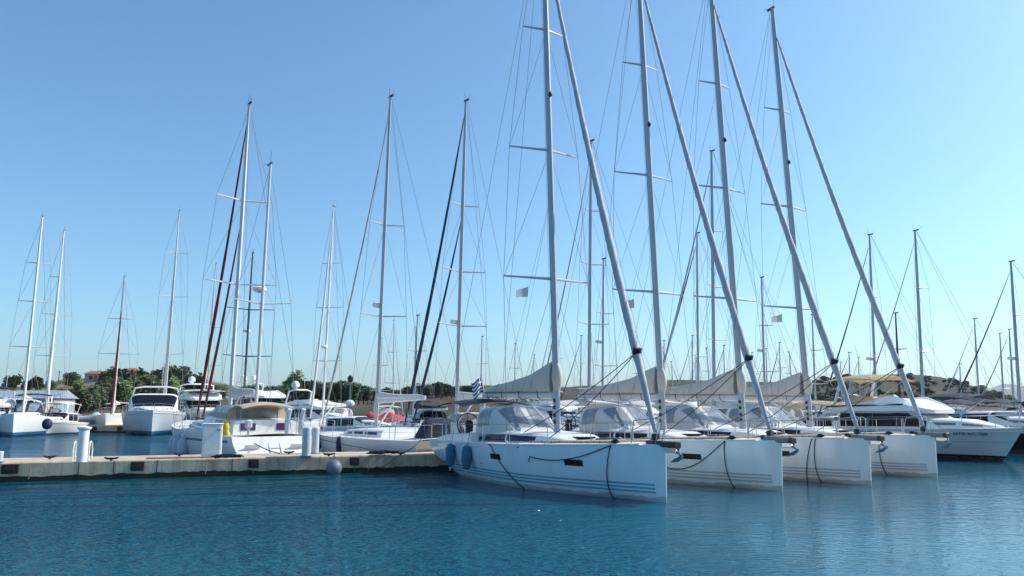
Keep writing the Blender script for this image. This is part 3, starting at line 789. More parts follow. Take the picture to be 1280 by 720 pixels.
for a, b in ((.04,.28),(.32,.55),(.6,.8)):
    obj('window', patch(lambda u, v: dh.pt(u, 1-v), a, b, .08, .33, 4, 4, .01, -1), W['vinyl'], dk)
obj('window', patch(lambda u, v: dh.pt(0.0, .5)+Vector((-.01, (u-.5)*1.8, -.56+v*.44)), 0, 1, 0, 1, 2, 2, .01, 1), W['vinyl'], dk)
obj('canopy', canopy(X(13.9), X(12.3), 1.1, 2.66), W['tan'], t)
st = obj('swim_platform', MB().box((-7.5, 0, .42), (1.5, 2.9, .12), 0, .04), W['white'], t)
obj('transom_step', MB().box((-7.0, 0, .78), (.6, 2.6, .6), 0, .06), W['white'], t)
for sd in (-1, 1):
    obj('quarter_wing', MB().add([(-6.2,sd*1.55,1.3),(-8.2,sd*1.4,.36),(-6.2,sd*1.5,.3),(-6.2,sd*1.68,1.3),(-8.2,sd*1.5,.36),(-6.2,sd*1.62,.3)], [(0,1,2),(3,5,4),(0,3,4,1),(1,4,5,2),(0,2,5,3)]), W['white'], t, False)
obj('boarding_ladder', MB().tube([(-8.15,-.2,.2),(-7.15,-.2,1.25)], .02, 6).tube([(-8.15,.25,.2),(-7.15,.25,1.25)], .02, 6).tube([(-7.9,-.2,.46),(-7.9,.25,.46)], .018, 6).tube([(-7.6,-.2,.78),(-7.6,.25,.78)], .018, 6).tube([(-7.35,-.2,1.05),(-7.35,.25,1.05)], .018, 6), W['steel'], t)
for yy in (-.9, .95):
    obj('stern_locker', MB().box((-7.62, yy, .82), (.04, .62, .34), 0, .01, R(-42)), W['offwhite'], t)
obj('outboard_motor', MB().box((-7.0, .95, 1.75), (.30, .24, .36), 0, .06).tube([(-7.0,.95,1.6),(-7.05,.95,1.05)], .05, 6), W['greyf'], t)
for yy in (-.35, .25):
    obj('davit', MB().tube([(-6.9,yy-1.0,.5),(-6.75,yy-1.0,1.9),(-7.0,yy-1.0,2.35)], [.12,.12,.10], 8), W['greyf'], t)
lj = thing('lifebuoy_holder', 'yellow life vest bag hanging on the ketch\'s rail above the service cabinet', 'life vest', onz(282, 546, 1.15)+Vector((0, 3.0, 0)))
lj.location = Vector((gx(282, 31.6, 1.7), 31.6, 1.18))
obj('bag', MB().ell((0,0,.42), (.16,.12,.34), 12, 9).ell((.1,-.03,.12), (.13,.1,.16), 10, 7).ell((-.08,-.02,.10), (.12,.1,.14), 10, 7), W['yellow'], lj)
obj('strap', MB().tube([(0,0,.7),(.03,0,.95)], .015, 5), W['rope'], lj)
for k, (s, lab) in enumerate(((6.4, 'pale grey fender along the ketch, the one furthest from the pier'), (7.5, 'pale grey fender along the ketch, the middle of three'), (8.6, 'pale grey fender along the ketch, the one closest to the pier'))):
    u = h.us(s); p = h.pt(u, .35, 1)+Vector((0,.22,0)); p.z = .62
    f = thing('fender', lab, 'fender', t.location, hk, 'pale fenders along the ketch')
    obj('body', MB().lathe([(.04,-.55),(.17,-.48),(.24,-.3),(.24,.2),(.17,.42),(.05,.5)], p, 14), W['greyf'], f)
    obj('cord', MB().tube([p+Vector((0,0,.48)), p+Vector((0,-.25,1.0))], .01, 4), W['rope'], f)

# far left boats
t, h, mp, X, zd = sb('white sloop with blue boot stripe facing the camera at the left edge', 28, 69.5, 271, R(-65), 12.5, 5.0, None, B=4.0, fb=2.0, fs=1.5, hullm='hull_bluebot', bowrake=.5, jib=None, spread=[(8.0,1.6),(12.2,1.3),(15.8,1.0)], boom=4.6, boom_z=3.2, cover='canvas', hood='navy', bim='navy', bim_z=3.9, mast_r=.16, mast_m='alu_white', wire=.013, rake=.0)
f = thing('fender', 'round navy fender at the bow of the blue striped white sloop', 'fender', onz(59, 530, 1.25))
obj('body', MB().ell((0,0,0), (.36,.36,.42), 14, 10), W['navyf'], f)
obj('cord', MB().tube([(0,0,.6),(-.1,.1,1.1)], .02, 4), W['rope'], f)
sb('white sloop with two pale parallel spars behind the small beige topped motorboat', 58, 84, 289, R(-65), 12, 5.2, None, jib='alu_white', jib_r=.13, jib_s=3.8, jib_top=.9, spread=[(8.2,1.7),(12.8,1.5),(17,1.0)], cover='canvas', hood='navy', bim='canvas', bim_z=3.2, mast_r=.15, mast_m='alu_white', wire=.014, boom_z=2.7, rake=0)
sb('wooden masted boat with rust red furled sail and tan awning', 141, 84, 346, R(-70), 13, 5.5, None, name='gulet', cat='gulet', B=4, fb=1.9, fs=1.3, jib='red', jib_r=.13, jib_s=4.1, jib_top=.74, spread=[(8.4,2.0),(12.3,1.3)], cover='canvas', hood=None, bim='tan', bim_z=3.2, mast_r=.15, mast_m='alu_white', wire=.014, boom_z=2.9, rake=0, bowrake=1.2)
sb('white sloop with tall pale mast behind the motor yacht seen bow on', 205, 86, 266, R(120), 13, 5.5, None, jib='alu_white', jib_r=.12, jib_s=3.6, jib_top=.95, spread=[(8.5,1.5),(15,1.5),(20,1.2)], cover='canvas', bim=None, mast_r=.14, mast_m='alu_white', wire=.014, boom_z=2.7)
sb('distant sloop with slender pale mast left of the ketch\'s red furled sails', 257, 100, 331, R(120), 12, 5.2, None, jib='alu_white', jib_r=.09, jib_s=2, spread=[(8,1.5),(13,1.2)], cover='canvas', mast_r=.12, mast_m='alu_white', wire=.014, detail=0)
sb('sloop with navy mast standing between the ketch\'s two white masts', 303, 62, 318, R(120), 11.5, 5.2, None, jib=None, spread=[(6.6,1.9),(10.4,1.9)], cover='navy', mast_r=.12, mast_m='alu_navy', wire=.012, radar=8.6)
sb('white sloop with lone pale mast left of the pale grey sloop', 403, 66, 256, R(-100), 12.2, 5.0, None, jib='alu_white', jib_r=.085, jib_s=2.6, jib_top=.95, spread=[(6.5,1.3),(11.2,1.3),(15.2,.9)], cover='canvas', hood='canvas', mast_r=.13, mast_m='alu_white', wire=.013, radar=7.6)

# thin masted boats in the distance
far = [(491,105,400),(516,108,410),(600,96,421),(643,104,430),(667,110,444),(690,92,389),(694,100,412),(725,100,420),(830,104,426),(843,118,452),(866,98,420),(871,112,448),(889,100,435),(906,104,432),(942,110,441),(960,100,436),(977,96,429),(993,104,440),(1053,112,453),(1064,100,441),(1076,108,447),(1203,112,455),(1256,92,417),(1268,86,412),(474,90,424),(800,110,440)]
gf = {'a': ('distant sailboats left of the Greek flag', 'distant white sailboat with a thin bare mast left of the Greek flag'),
      'b': ('distant sailboats behind the first two masts', 'distant white sailboat whose thin mast rises behind the first two tall masts'),
      'c': ('distant sailboats behind the last two masts', 'distant white sailboat whose thin mast rises behind the last two tall masts'),
      'd': ('distant sailboats along the right shore', 'distant white sailboat with a thin mast in front of the brown hill')}
for px, Y, ty in far:
    k = 'a' if px < 597 else 'b' if px < 850 else 'c' if px < 1050 else 'd'
    sb(gf[k][1], px, Y, ty, random.choice((ROW2, ROW2+.2, ROW, R(110))), random.uniform(9.5, 11.5), 4.6, gf[k][0], detail=0, mast_r=.10, wire=.010, jib=random.choice((None, 'jib', 'alu_navy')), jib_r=.06, cover=random.choice(('canvas','beige','navy')), bim=random.choice((None,'canvas','navy')), boom_z=2.3, boom=3.8, bim_z=2.8)

# ------------------------------------------------------------------ motor yachts
def motor(label, loc, head, L=11, B=3.8, fb=1.5, fs=1.2, hullm='hull_plain', fly=True, bim=None, bow=1.5, cab=(.32, .70), cabh=1.15, glass='glass', domes=0, arch=True, trunk=True, group=None, name='motor_yacht', rails=True, hardtop=False, sidewin=((.05,.40),(.43,.72)), winv=.19, flyh=((0,.42),(.35,.72),(.7,.80),(.85,.5),(1,.1)), wsm=None):
    t = thing(name, label, 'motor yacht', loc, head, group)
    h = Hull(L, B, fb, fs, bow, .1, .9, .45, 2.4, .55, .42)
    obj('hull', h.mesh(24, 9), W[hullm], t); obj('deck', h.deck(.06), W['deck'], t)
    X = lambda s: L/2 - s
    bz = lambda s: h.sheer(h.us(s))
    s0, s1 = L*cab[1], L*cab[0]
    ca = Arch(X(s0), X(s1-.5), lambda q: bz(lerp(s0, s1-.5, q))+.02, [(0,B*.40),(.6,B*.39),(1,B*.30)], [(0,cabh),(.72,cabh*1.0),(1,.12)], .28, .35)
    cb = obj('cabin', ca.mesh(18, 20), W['white'], t)
    for sd in (0, 1):
        f = (lambda u, v: ca.pt(u, v)) if sd == 0 else (lambda u, v: ca.pt(u, 1-v))
        for a, b in sidewin:
            obj('window', patch(f, a, b, .0008, winv, 6, 18, .012, 1 if sd == 0 else -1), W[glass], cb)
    obj('windscreen', patch(ca.pt, .745, .94, .17, .83, 6, 44, .014, 1), W[wsm or glass], cb)
    if trunk:
        tr = Arch(X(s1+.1), X(L*.08), lambda q: bz(lerp(s1+.1, L*.08, q))+.01, [(0,B*.30),(.5,B*.24),(1,B*.06)], [(0,.52),(.5,.42),(1,.08)], .4, .5)
        o = obj('trunk', tr.mesh(12, 14), W['white'], t)
        for sd in (0, 1):
            f = (lambda u, v: tr.pt(u, v)) if sd == 0 else (lambda u, v: tr.pt(u, 1-v))
            obj('window', patch(f, .06, .8, .04, .12, 6, 2, .008, 1 if sd == 0 else -1), W['grey'], o)
    zt = bz(s0)+cabh
    if fly:
        fl = Arch(X(s0+.9), X(s1-.1), zt+.0, [(0,B*.42),(.6,B*.43),(.9,B*.36),(1,B*.2)], list(flyh), .22, .22)
        # open topped: sides only, then the floor
        rows = []
        for i in range(19):
            q = i/18; p = fl.pt(q, 0); hh = pw(q, fl.h); w = pw(q, fl.w)
            rows.append([Vector((p.x,-w*.9,zt-.12)), Vector((p.x,-w,zt)), Vector((p.x,-w*.96,zt+hh*.6)), Vector((p.x,-w*.74,zt+hh)), Vector((p.x,-w*.68,zt+hh*.97)), Vector((p.x,-w*.68,zt+.06 if q < .7 else zt+hh*.9)), Vector((p.x,w*.68,zt+.06 if q < .7 else zt+hh*.9)), Vector((p.x,w*.68,zt+hh*.97)), Vector((p.x,w*.74,zt+hh)), Vector((p.x,w*.96,zt+hh*.6)), Vector((p.x,w,zt)), Vector((p.x,w*.9,zt-.12))])
        mb = MB(); mb.grid(rows, True); mb.poly(rows[0]); mb.poly(rows[-1][::-1])
        fo = obj('flybridge', mb, W['white'], t, True, 35)
        for sd in (-1, 1):
            f = lambda q, v, sd=sd: Vector((lerp(X(s0+.9), X(s1-.1), q), sd*pw(q, fl.w)*lerp(1.0, .97, v), zt+lerp(.20, .26, v)+.12*q))
            obj('stripe', patch(f, .03, .8, 0, 1, 6, 1, .012, 1 if sd > 0 else -1), W['navy'], fo)
        obj('seat', MB().box((X(s0-.5), 0, zt+.42), (.6, B*.5, .7), 0, .08), W['tan'], fo)
        obj('seat', MB().box((X(s0-1.7), .3, zt+.45), (.5, B*.3, .8), 0, .1), W['beige'], fo)
        zt2 = zt+.8
    else: zt2 = zt
    if hardtop:
        obj('hardtop', canopy(X(s0+.6), X(s1+.2), B*.4, zt2+.25, .1, .1, .08), W['white'], t)
    if arch:
        ax = X(s0+.2)
        obj('radar_arch', MB().tube([(ax-.2,-B*.38,zt),(ax+.3,-B*.34,zt2+.75),(ax+.35,-B*.2,zt2+.9),(ax+.35,B*.2,zt2+.9),(ax+.3,B*.34,zt2+.75),(ax-.2,B*.38,zt)], .08, 6), W['white'], t)
        obj('antenna', MB().tube([(ax+.3,.5,zt2+.9),(ax-.1,.5,zt2+2.9)], .015, 4), W['whiteplastic'], t)
    for k in range(domes):
        obj('satellite_dome', MB().lathe([(.12,-.25),(.2,-.1),(.36,.05),(.36,.3),(.25,.5),(.001,.58)], (X(s0+.2)+.35, (-.6,.6,0)[k], zt2+1.15), 12), W['whiteplastic'], t)
    if bim:
        zz = zt2+1.15
        cm = obj('bimini', canopy(X(s0+.9), X(s0-2.5), B*.37, zz, .24, .045, .16), W[bim], t)
        for sd in (-1, 1):
            obj('frame', MB().tube([(X(s0-.3), sd*B*.38, zt2-.1), (X(s0+.7), sd*B*.36, zz-.22)], .018, 5).tube([(X(s0-.3), sd*B*.38, zt2-.1), (X(s0-2.1), sd*B*.36, zz-.22)], .018, 5), W['steel'], cm)
    if rails:
        for sd in (-1, 1):
            top = []
            for u in (.45, .58, .70, .82, .92, .985):
                p = h.pt(u, 0, sd); p.y -= sd*.08; q = p+Vector((.06,0,.6)); top.append(q)
                obj('stanchion', MB().tube([p, q], .015, 5), W['steel'], t)
            obj('handrail', MB().tube(top, .018, 5), W['steel'], t)
    # rubbing strake, hull portlights
    for sd in (-1, 1):
        obj('rubbing_strake', MB().tube([h.pt(k/20, .06, sd) for k in range(0, 21)], .03, 5), W['offwhite'], t)
    return t, h, X, bz

gm = None
Lm = 12.0
base = Vector((22.75, 34.9, 0)) - HD1*(Lm/2-.35)
t, h, X, bz = motor('white flybridge motor yacht with cream awning right of the near yachts', base, ROW, Lm, 3.9, 1.52, 1.3, 'hull_motor', True, 'cream', 1.15, (.31, .72), .95, sidewin=((.02,.38),(.385,.90)), winv=.30, flyh=((0,.06),(.3,.38),(.6,.70),(.70,.74),(.85,.42),(1,.06)), wsm='beige')
u0, u1 = h.us(3.35), h.us(2.95)
for sd in (-1, 1):
    f = lambda u, v, sd=sd: h.pt(u, h.vz(u, v), sd)
    obj('portlight', patch(f, u0, u1, 1.16, 1.25, 4, 2, .01, 1 if sd < 0 else -1), W['glass'], t)
# registration letters on the starboard bow, each laid on the flare
def hull_text(body, s_start, z, size, parent):
    cu = bpy.data.curves.new('registration_text', 'FONT'); cu.body = body; cu.size = size; cu.extrude = .006; cu.align_x = 'CENTER'; cu.align_y = 'CENTER'
    cu.materials.append(W['text'])
    o = bpy.data.objects.new('registration_text', cu); COL.objects.link(o); o.parent = parent
    u = h.us(s_start); e = .02
    f = lambda u, z: h.pt(u, h.vz(u, z), -1)
    p = f(u, z); xa = (f(u+e, z)-f(u-e, z)).normalized(); ya = (f(u, z+.05)-f(u, z-.05)); ya = (ya - xa*ya.dot(xa)).normalized(); za = xa.cross(ya)
    dg = bpy.context.evaluated_depsgraph_get(); me = bpy.data.meshes.new_from_object(o.evaluated_get(dg))
    bpy.data.objects.remove(o); o = bpy.data.objects.new('registration_text', me); COL.objects.link(o); o.parent = parent
    o.matrix_local = Matrix.Translation(p+za*.035) @ Matrix((xa, ya, za)).transposed().to_4x4()
    return o
hull_text('ΑΡΓΩ  Ν.Π. 7609', 1.75, 1.22, .19, t)

motor('black hulled motorboat with navy awning at the right edge beside the flybridge yacht', (27.6, 45.2, 0), ROW, 11, 3.7, 1.55, 1.3, 'hull_navy', False, 'navy', 1.2, (.32, .72), .85, arch=False)
# left background motor yachts
motor('white motor yacht seen bow on between the wooden gulet and the ketch', (gx(192, 74), 74, 0), R(-66), 13, 5.7, 2.3, 1.9, 'hull_bluebot', False, None, 1.4, (.30, .80), 1.75, hardtop=False, arch=True)
motor('broad white flybridge yacht with satellite dome left of the ketch\'s red sails', (gx(250, 80), 80, 0), R(-60), 14, 4.8, 2.2, 1.8, 'hull_plain', True, None, 1.6, (.30, .75), 1.5, domes=1, hardtop=True)
motor('white flybridge yacht with two satellite domes behind the ketch\'s tan canopy', (gx(325, 84), 84, 0), R(-50), 16, 5.0, 2.4, 2.0, 'hull_plain', True, None, 1.6, (.30, .75), 1.6, domes=2)
motor('white cruiser with single dome between the ketch and pale grey sloop', (gx(392, 70), 70, 0), R(-40), 10.5, 3.6, 1.7, 1.4, 'hull_plain', True, None, 1.3, (.30, .72), 1.0, domes=1)
motor('small motorboat with beige canopy moored at the far left quay', (gx(82, 76.5), 75.5, 0), R(-80), 8, 3.2, 1.3, 1.0, 'hull_plain', False, 'beige', 1.0, (.35, .65), .95, arch=False)
motor('white motor yacht behind the blue striped sloop, dark glass under a white roof', (gx(22, 82), 82, 0), R(-65), 13, 4.6, 2.0, 1.6, 'hull_plain', False, None, 1.4, (.3, .75), 1.7, arch=False)
motor('white cruiser with blue canopy cover cut by the left frame edge', (gx(-6, 74), 74, 0), R(-60), 10, 3.6, 1.8, 1.5, 'hull_plain', True, 'navy', 1.3, (.3, .72), 1.1)
motor('small white cruiser behind the pale grey sloop\'s boom', (gx(440, 60), 60, 0), R(-20), 8, 3.0, 1.15, .95, 'hull_plain', False, None, 1.0, (.35, .7), .8, arch=False)
motor('white cruiser behind the second and third yachts\' sprayhoods', (gx(790, 64), 64, 0), R(-30), 10, 3.6, 1.5, 1.2, 'hull_plain', True, 'canvas', 1.3, (.3, .72), .9)
motor('white cruiser with tan awning behind the fourth yacht\'s mast', (gx(985, 66), 66, 0), R(-50), 9, 3.4, 1.4, 1.1, 'hull_plain', False, 'tan', 1.2, (.3, .72), .8, arch=False)
motor('white cruiser with domed antenna behind the fourth yacht\'s furled sail', (gx(1040, 70), 70, 0), R(-40), 10, 3.6, 1.5, 1.2, 'hull_plain', False, None, 1.3, (.3, .72), 1.0, domes=1)
motor('navy topped speedboat behind the motor yacht\'s foredeck', (gx(1205, 50.5), 50.5, 0), R(-40), 8.5, 3.2, 1.35, 1.1, 'hull_plain', False, 'navy', 1.2, (.3, .7), .7, arch=False)

motor('small cabin boat with cream awning between the fourth mast and the flybridge yacht', (gx(1030, 53), 53, 0), R(-45), 8, 3.0, 1.3, 1.0, 'hull_plain', False, 'cream', 1.1, (.33, .66), .75, arch=False)
motor('small cabin boat with tan awning behind the third yacht\'s sprayhood', (gx(940, 54), 54, 0), R(-45), 8, 3.0, 1.3, 1.0, 'hull_plain', False, 'tan', 1.1, (.33, .66), .75, arch=False)
motor('white flybridge cruiser behind the nearest yacht\'s mast', (gx(690, 66), 66, 0), R(-45), 11, 3.8, 1.6, 1.3, 'hull_plain', True, 'canvas', 1.3, (.3, .72), .95)
motor('white cruiser with grey glass behind the second yacht\'s mast', (gx(858, 72), 72, 0), R(-50), 11, 3.8, 1.6, 1.3, 'hull_plain', True, None, 1.3, (.3, .72), 1.0)
motor('navy awning cruiser at the right edge behind the navy covered sloop', (gx(1262, 66), 66, 0), R(-40), 10, 3.6, 1.5, 1.2, 'hull_plain', False, 'navy', 1.2, (.3, .72), .9, arch=False)
sb('white sloop with blue sail cover behind the red covered dinghies', 517, 62, 300+95, ROW2, 11, 5.0, None, jib=None, cover='navy', hood='navy', hood_k=.8, bim=None, mast_r=.09, boom_z=2.3)

# red covered dinghies in the gap behind the pale grey sloop
for k, (px, Y, lab) in enumerate(((474, 66, 'dinghy under red cover right behind the pale grey sloop\'s mast'), (497, 64, 'larger dinghy under a humped red cover behind the pale grey sloop'))):
    d = thing('covered_dinghy', lab, 'dinghy', (gx(px, Y, .9), Y, .35), R(20*k), 'red covered dinghies')
    hh = Hull(4.4, 1.9, .55, .5, .5, .1, .8, .25)
    obj('hull', hh.mesh(14, 6), W['white'], d)
    a = Arch(-2.1, 2.1, .5, [(0,.8),(.5,.95),(1,.2)], [(0,.6),(.3,1.3),(.6,.9),(1,.1)], .6, .8)
    mb = a.mesh(); mb.v = [(x, y, z+.06*math.sin(x*5+y*3)) for x, y, z in mb.v]
    obj('cover', mb, W['scarlet'], d)

# ------------------------------------------------------------------ the pier
PZ = .64
pA = onz(0, 603, 0); pB = Vector((-2.6, 30.35, 0))
pd = (pB - pA).normalized(); pA = pA - pd*16
e2 = Vector((math.cos(R(34)), math.sin(R(34)), 0)); pC = pB + e2*52
def side(v): return Vector((-v.y, v.x, 0))
PW = 2.5
pr = thing('pier', 'low weathered concrete pier crossing the water in front of the boats', 'pier')
fr = [pA, pB, pC]; miter = (side(pd)+side(e2)).normalized()
bk = [pA+side(pd)*PW, pB+miter*(PW/ miter.dot(side(pd))), pC+side(e2)*PW]
def sl(n):
    rows = []
    for k in range(2):
        for i in range(n+1):
            if k and i == 0: continue
            q = i/n; a = fr[k].lerp(fr[k+1], q); b = bk[k].lerp(bk[k+1], q)
            rows.append([Vector((a.x,a.y,-.6)), Vector((a.x,a.y,PZ-.05)), Vector((a.x,a.y,PZ-.012))+(b-a).normalized()*.03, Vector((a.x,a.y,PZ))+(b-a).normalized()*.07, Vector((b.x,b.y,PZ))-(b-a).normalized()*.05, Vector((b.x,b.y,PZ-.05)), Vector((b.x,b.y,-.6))])
    return rows
rows = sl(30); mb = MB(); mb.grid(rows); mb.poly(rows[0]); mb.poly(rows[-1][::-1])
obj('concrete_body', mb, W['concrete'], pr, True, 30)
pang = math.atan2(pd.y, pd.x); nrm = -side(pd)
def face_pt(px, z):
    """point of the pier's front face in a column of the photograph"""
    k = (px-640)/F; a = pA; 
    # solve a + pd*t projecting at px (depth = Y*CT + (z-H)*ST)
    t_ = (k*(a.y*CT+(z-H)*ST) - a.x)/(pd.x - k*pd.y*CT)
    p = a + pd*t_; return Vector((p.x, p.y, z))
for px in (98, 196, 290, 142):
    p = face_pt(px, .31)
    obj('expansion_joint', MB().box(p+nrm*.001, (.025, .01, .58), pang), W['rubber'], pr)
for px, w in ((13, .5), (172, .42), (317, .36), (443, .34)):
    p = face_pt(px, .42)
    f = obj('fender_block', MB().box(p+nrm*.02, (w, .12, .30), pang, .02), W['rubber'], pr)
    obj('mounting_plate', MB().box(p+nrm*.09, (w*.5, .03, .16), pang, .01), W['black'], f)
for px in (38, 461, 258, 317.5, 444):
    p = face_pt(px, .45)
    obj('drain_cord', MB().tube([p+nrm*.03, p+nrm*.05-Vector((0,0,.18)), p+nrm*.04-Vector((.02,0,.36))], .016, 6), W['cord'], pr)
def cleat(px, py, lab, k=1.0):
    p = onz(px, py+4.5, PZ)
    mb = MB().box((0,0,.06), (.12,.12,.12), 0, .02).tube([(-.30*k,0,.19),(-.2*k,0,.135),(0,0,.12),(.2*k,0,.135),(.30*k,0,.19)], [.03,.055,.06,.055,.03], 8)
    o = obj('cleat', mb, W['black']); o.location = p; o.rotation_euler = (0,0,pang); o.scale = (.66,.66,.62); tag(o, lab, 'cleat', 'black cleats on the pier')
cleat(62, 569.5, 'black mooring cleat on the pier left of the tall white pile')
cleat(139, 571.5, 'black mooring cleat on the pier just right of the tall white pile', 1.1)
cleat(224, 566, 'black mooring cleat on the pier left of the white cabinet')
cleat(361, 563.5, 'black mooring cleat on the pier left of the twin piles')
cleat(411, 566, 'black mooring cleat on the pier above the grey buoy', 1.1)
cleat(501, 564.5, 'black mooring cleat at the pier end beside the nearest yacht', .9)

def pile(px, py, ht, r, lab, cap=True):
    p = onz(px, py, PZ); t = thing('mooring_pile', lab, 'pile', p, 0, 'white steel piles on the pier')
    obj('shaft', MB().lathe([(r,0),(r,ht-.06)], (0,0,0), 20), W['greyf' if not cap else 'whiteplastic'], t)
    if cap: obj('cap', MB().lathe([(r*.9,ht-.10),(r*1.25,ht-.06),(r*1.38,ht-.02),(r*1.35,ht+.01),(.001,ht+.05)], (0,0,0), 20), W['whiteplastic'], t)
    else: obj('cap', MB().lathe([(r*1.02,ht-.06),(r*1.02,ht-.01),(.001,ht)], (0,0,0), 20), W['whiteplastic'], t)
    obj('base_plate', MB().box((0,0,.01), (r*2.6,r*2.6,.02), pang), W['grey'], t)
pile(102, 578.2, 1.12, .155, 'tall white pile with flared cap standing before the ladder')
pile(382.5, 570.2, 1.05, .16, 'left of the twin pale piles beside the ketch', False)
pile(393.5, 567.2, 1.02, .145, 'right of the twin pale piles, wrapped by a thin line', False)
pile(-1, 577.5, .35, .10, 'short white stub post at the left edge of the pier', False)
pk = obj('plank', MB().box((0,0,.03), (2.3,.24,.05), 0, .01), W['tan_wood']); pk.location = onz(228, 572.8, PZ); pk.rotation_euler = (0,0,pang+.02)
tag(pk, 'long weathered plank lying flat on the pier left of the white cabinet', 'plank')
# ladder behind the pile
p = onz(101, 575.2, PZ); ld = thing('pier_ladder', 'pale steel ladder hoops on the pier\'s far edge behind the tall pile', 'ladder', p, pang)
for sd in (-.26, .26):
    obj('rail', MB().tube([(sd,.45,-1.0),(sd,.42,.35),(sd*.95,.36,.52),(sd*.9,.2,.62),(sd*.9,0,.58),(sd*.92,-.08,.4),(sd*.92,-.08,0)], .022, 7), W['whiteplastic'], ld)
for z in (-.8,-.5,-.2,.1):
    obj('rung', MB().tube([(-.26,.44,z),(.26,.44,z)], .018, 6), W['whiteplastic'], ld)
# cabinet
p = onz(264, 571.5, PZ); cb = thing('service_cabinet', 'white metal service cabinet standing on the pier', 'cabinet', p, pang)
obj('body', MB().box((0,0,.60), (.66,.42,1.12), 0, .03), W['whiteplastic'], cb)
obj('lid', MB().box((0,0,1.18), (.72,.48,.05), 0, .02), W['whiteplastic'], cb)
d = obj('door', MB().box((0,-.222,.60), (.56,.02,.96), 0, .008), W['whiteplastic'], cb)
obj('handle', MB().box((.20,-.245,.98), (.14,.03,.05), 0, .01), W['grey'], d)
obj('plinth', MB().box((0,0,.02), (.60,.38,.04)), W['grey'], cb)
# rope coils
def coil(px, py, lab, w, seed):
    rnd = random.Random(seed); pts = []
    for k in range(90):
        a = k*.42; rr = .10+.13*rnd.random()
        pts.append((math.cos(a)*rr*w, math.sin(a)*rr*.9, .03+k*.0009+.05*rnd.random()))
    o = obj('rope_coil', MB().tube(pts, .02, 5), W['rope']); o.location = onz(px, py, PZ); o.rotation_euler = (0,0,pang)
    tag(o, lab, 'rope', 'black rope heaps on the pier')
coil(284, 573.5, 'black rope heap on the pier beside the white cabinet', 2.4, 1)
coil(480, 568.5, 'flat black rope heap near the right end of the pier', 3.0, 2)
# buoy
p = face_pt(416, .22)+nrm*.34
by = thing('mooring_buoy', 'round grey mooring buoy hanging against the pier face', 'buoy', p)
obj('ball', MB().ell((0,0,0), (.29,.29,.30), 22, 14), W['buoy'], by)
obj('eye', MB().lathe([(.05,.27),(.05,.34)], (0,0,0), 10).torus((0,0,.38), .05, .015, 1), W['grey'], by)
obj('cord', MB().tube([(0,0,.4),(-.05,.25,.50)], .012, 5), W['rope'], by)
# lines from pier
def wl(lab, a, b, sag, r=.014, m='rope', grp='mooring lines from pier to boats'):
    o = obj('mooring_line', MB().tube(sagpath(a, b, sag), r, 5), W[m]); tag(o, lab, 'rope', grp)
wl('black line from the ketch\'s quarter down to the pier cleat', Vector((gx(299, 33.2, 1.3), 33.2, 1.42)), onz(350, 567, PZ+.1), .15, .02)
wl('thin black line from the twin piles past the pale grey sloop\'s side', onz(396, 566, PZ)+Vector((0,0,.55)), onz(487, 566, PZ+.05), .02)
wl('black line from the nearest yacht\'s stern to the pier end cleat', Vector((gx(528, 30.5, 1.2), 30.5, 1.25)), onz(502, 566, PZ+.1), .12)
wl('black line from the pier end cleat slanting down the pier face', onz(500, 568, PZ+.1), face_pt(468, .05)+nrm*.1, .05, .008)

# Greek ensign on the nearest yacht's stern
base1 = Vector((3.92, 19.8, 0)) - HD1*(L1/2-.02)
fz = thing('greek_flag', 'blue and white striped Greek flag on a staff over the nearest yacht\'s stern', 'flag', (gx(606, 32.0, 3.2), 32.0, 1.2))
obj('staff', MB().tube([(0.05,0,0),(-.02,0,1.75),(-.12,0,2.55)], .016, 6), W['whiteplastic'], fz)
mb = MB()
def flag_pt(a, b): return Vector((-.05-.42*a - .10*b, .10*math.sin(a*7+b*2), 2.42 - .17*a*2.0*(1-.45*b) + (b-1)*.55 + .05*math.sin(a*6)))
NU, NV = 18, 9
for i in range(NU):
    for j in range(NV):
        a0, a1, b0, b1 = i/NU, (i+1)/NU, j/NV, (j+1)/NV
        blue = (j % 2 == 0)
        if i < 7 and j >= 4: blue = not (i == 3 or j == 6)
        mb.cur = 0 if blue else 1
        mb.add([flag_pt(a0,b0), flag_pt(a1,b0), flag_pt(a1,b1), flag_pt(a0,b1)], [(0,1,2,3)])
obj('cloth', mb, [W['flagblue'], W['flagwhite']], fz)

# ------------------------------------------------------------------ water, land
mb = MB(); S = 9000
mb.add([(-S,-S,0),(S,-S,0),(S,S,0),(-S,S,0)], [(0,1,2,3)])
struct('water', mb, W['water'], False)

def crest(px):
    return pw(px, [(-400,486),(-60,486),(0,484),(50,483),(78,476),(120,473),(180,470),(230,473),(280,482),(340,490),(420,494),(470,494),(520,488),(560,484),(610,482),(680,485),(780,482),(850,476),(930,478),(1000,478),(1040,474),(1090,471),(1140,470),(1175,472),(1200,478),(1230,487),(1262,498),(1300,507),(1700,508)])
def cdist(px): return pw(px, [(-400,330),(230,320),(340,300),(500,270),(700,330),(900,380),(1100,380),(1300,420)])
def ndist(px): return pw(px, [(-400,79.5),(230,82),(420,100),(600,128),(900,150),(1300,160)])
from mathutils import noise as mnoise
def land(px, q):
    """q 0 at the shore, 1 at the crest, up to 1.6 beyond"""
    n0, c0 = ndist(px), cdist(px); Y = lerp(n0+2, c0, q)
    top = gz(crest(px), c0)
    z = .7 + (top-.7)*sm(min(q,1))**.9 if q <= 1 else top - (q-1)*(top+2)*1.2
    w = mnoise.fractal(Vector((px*.02, q*4, 3)), 1, 2, 4)
    z += w*.035*top*min(1, q*2)*(1 if q < .97 else .3)
    return Vector((gx(px, Y, 5), Y, z))
mb = MB(); rows = []
cols = [ -500 + 2300*i/230 for i in range(231)]
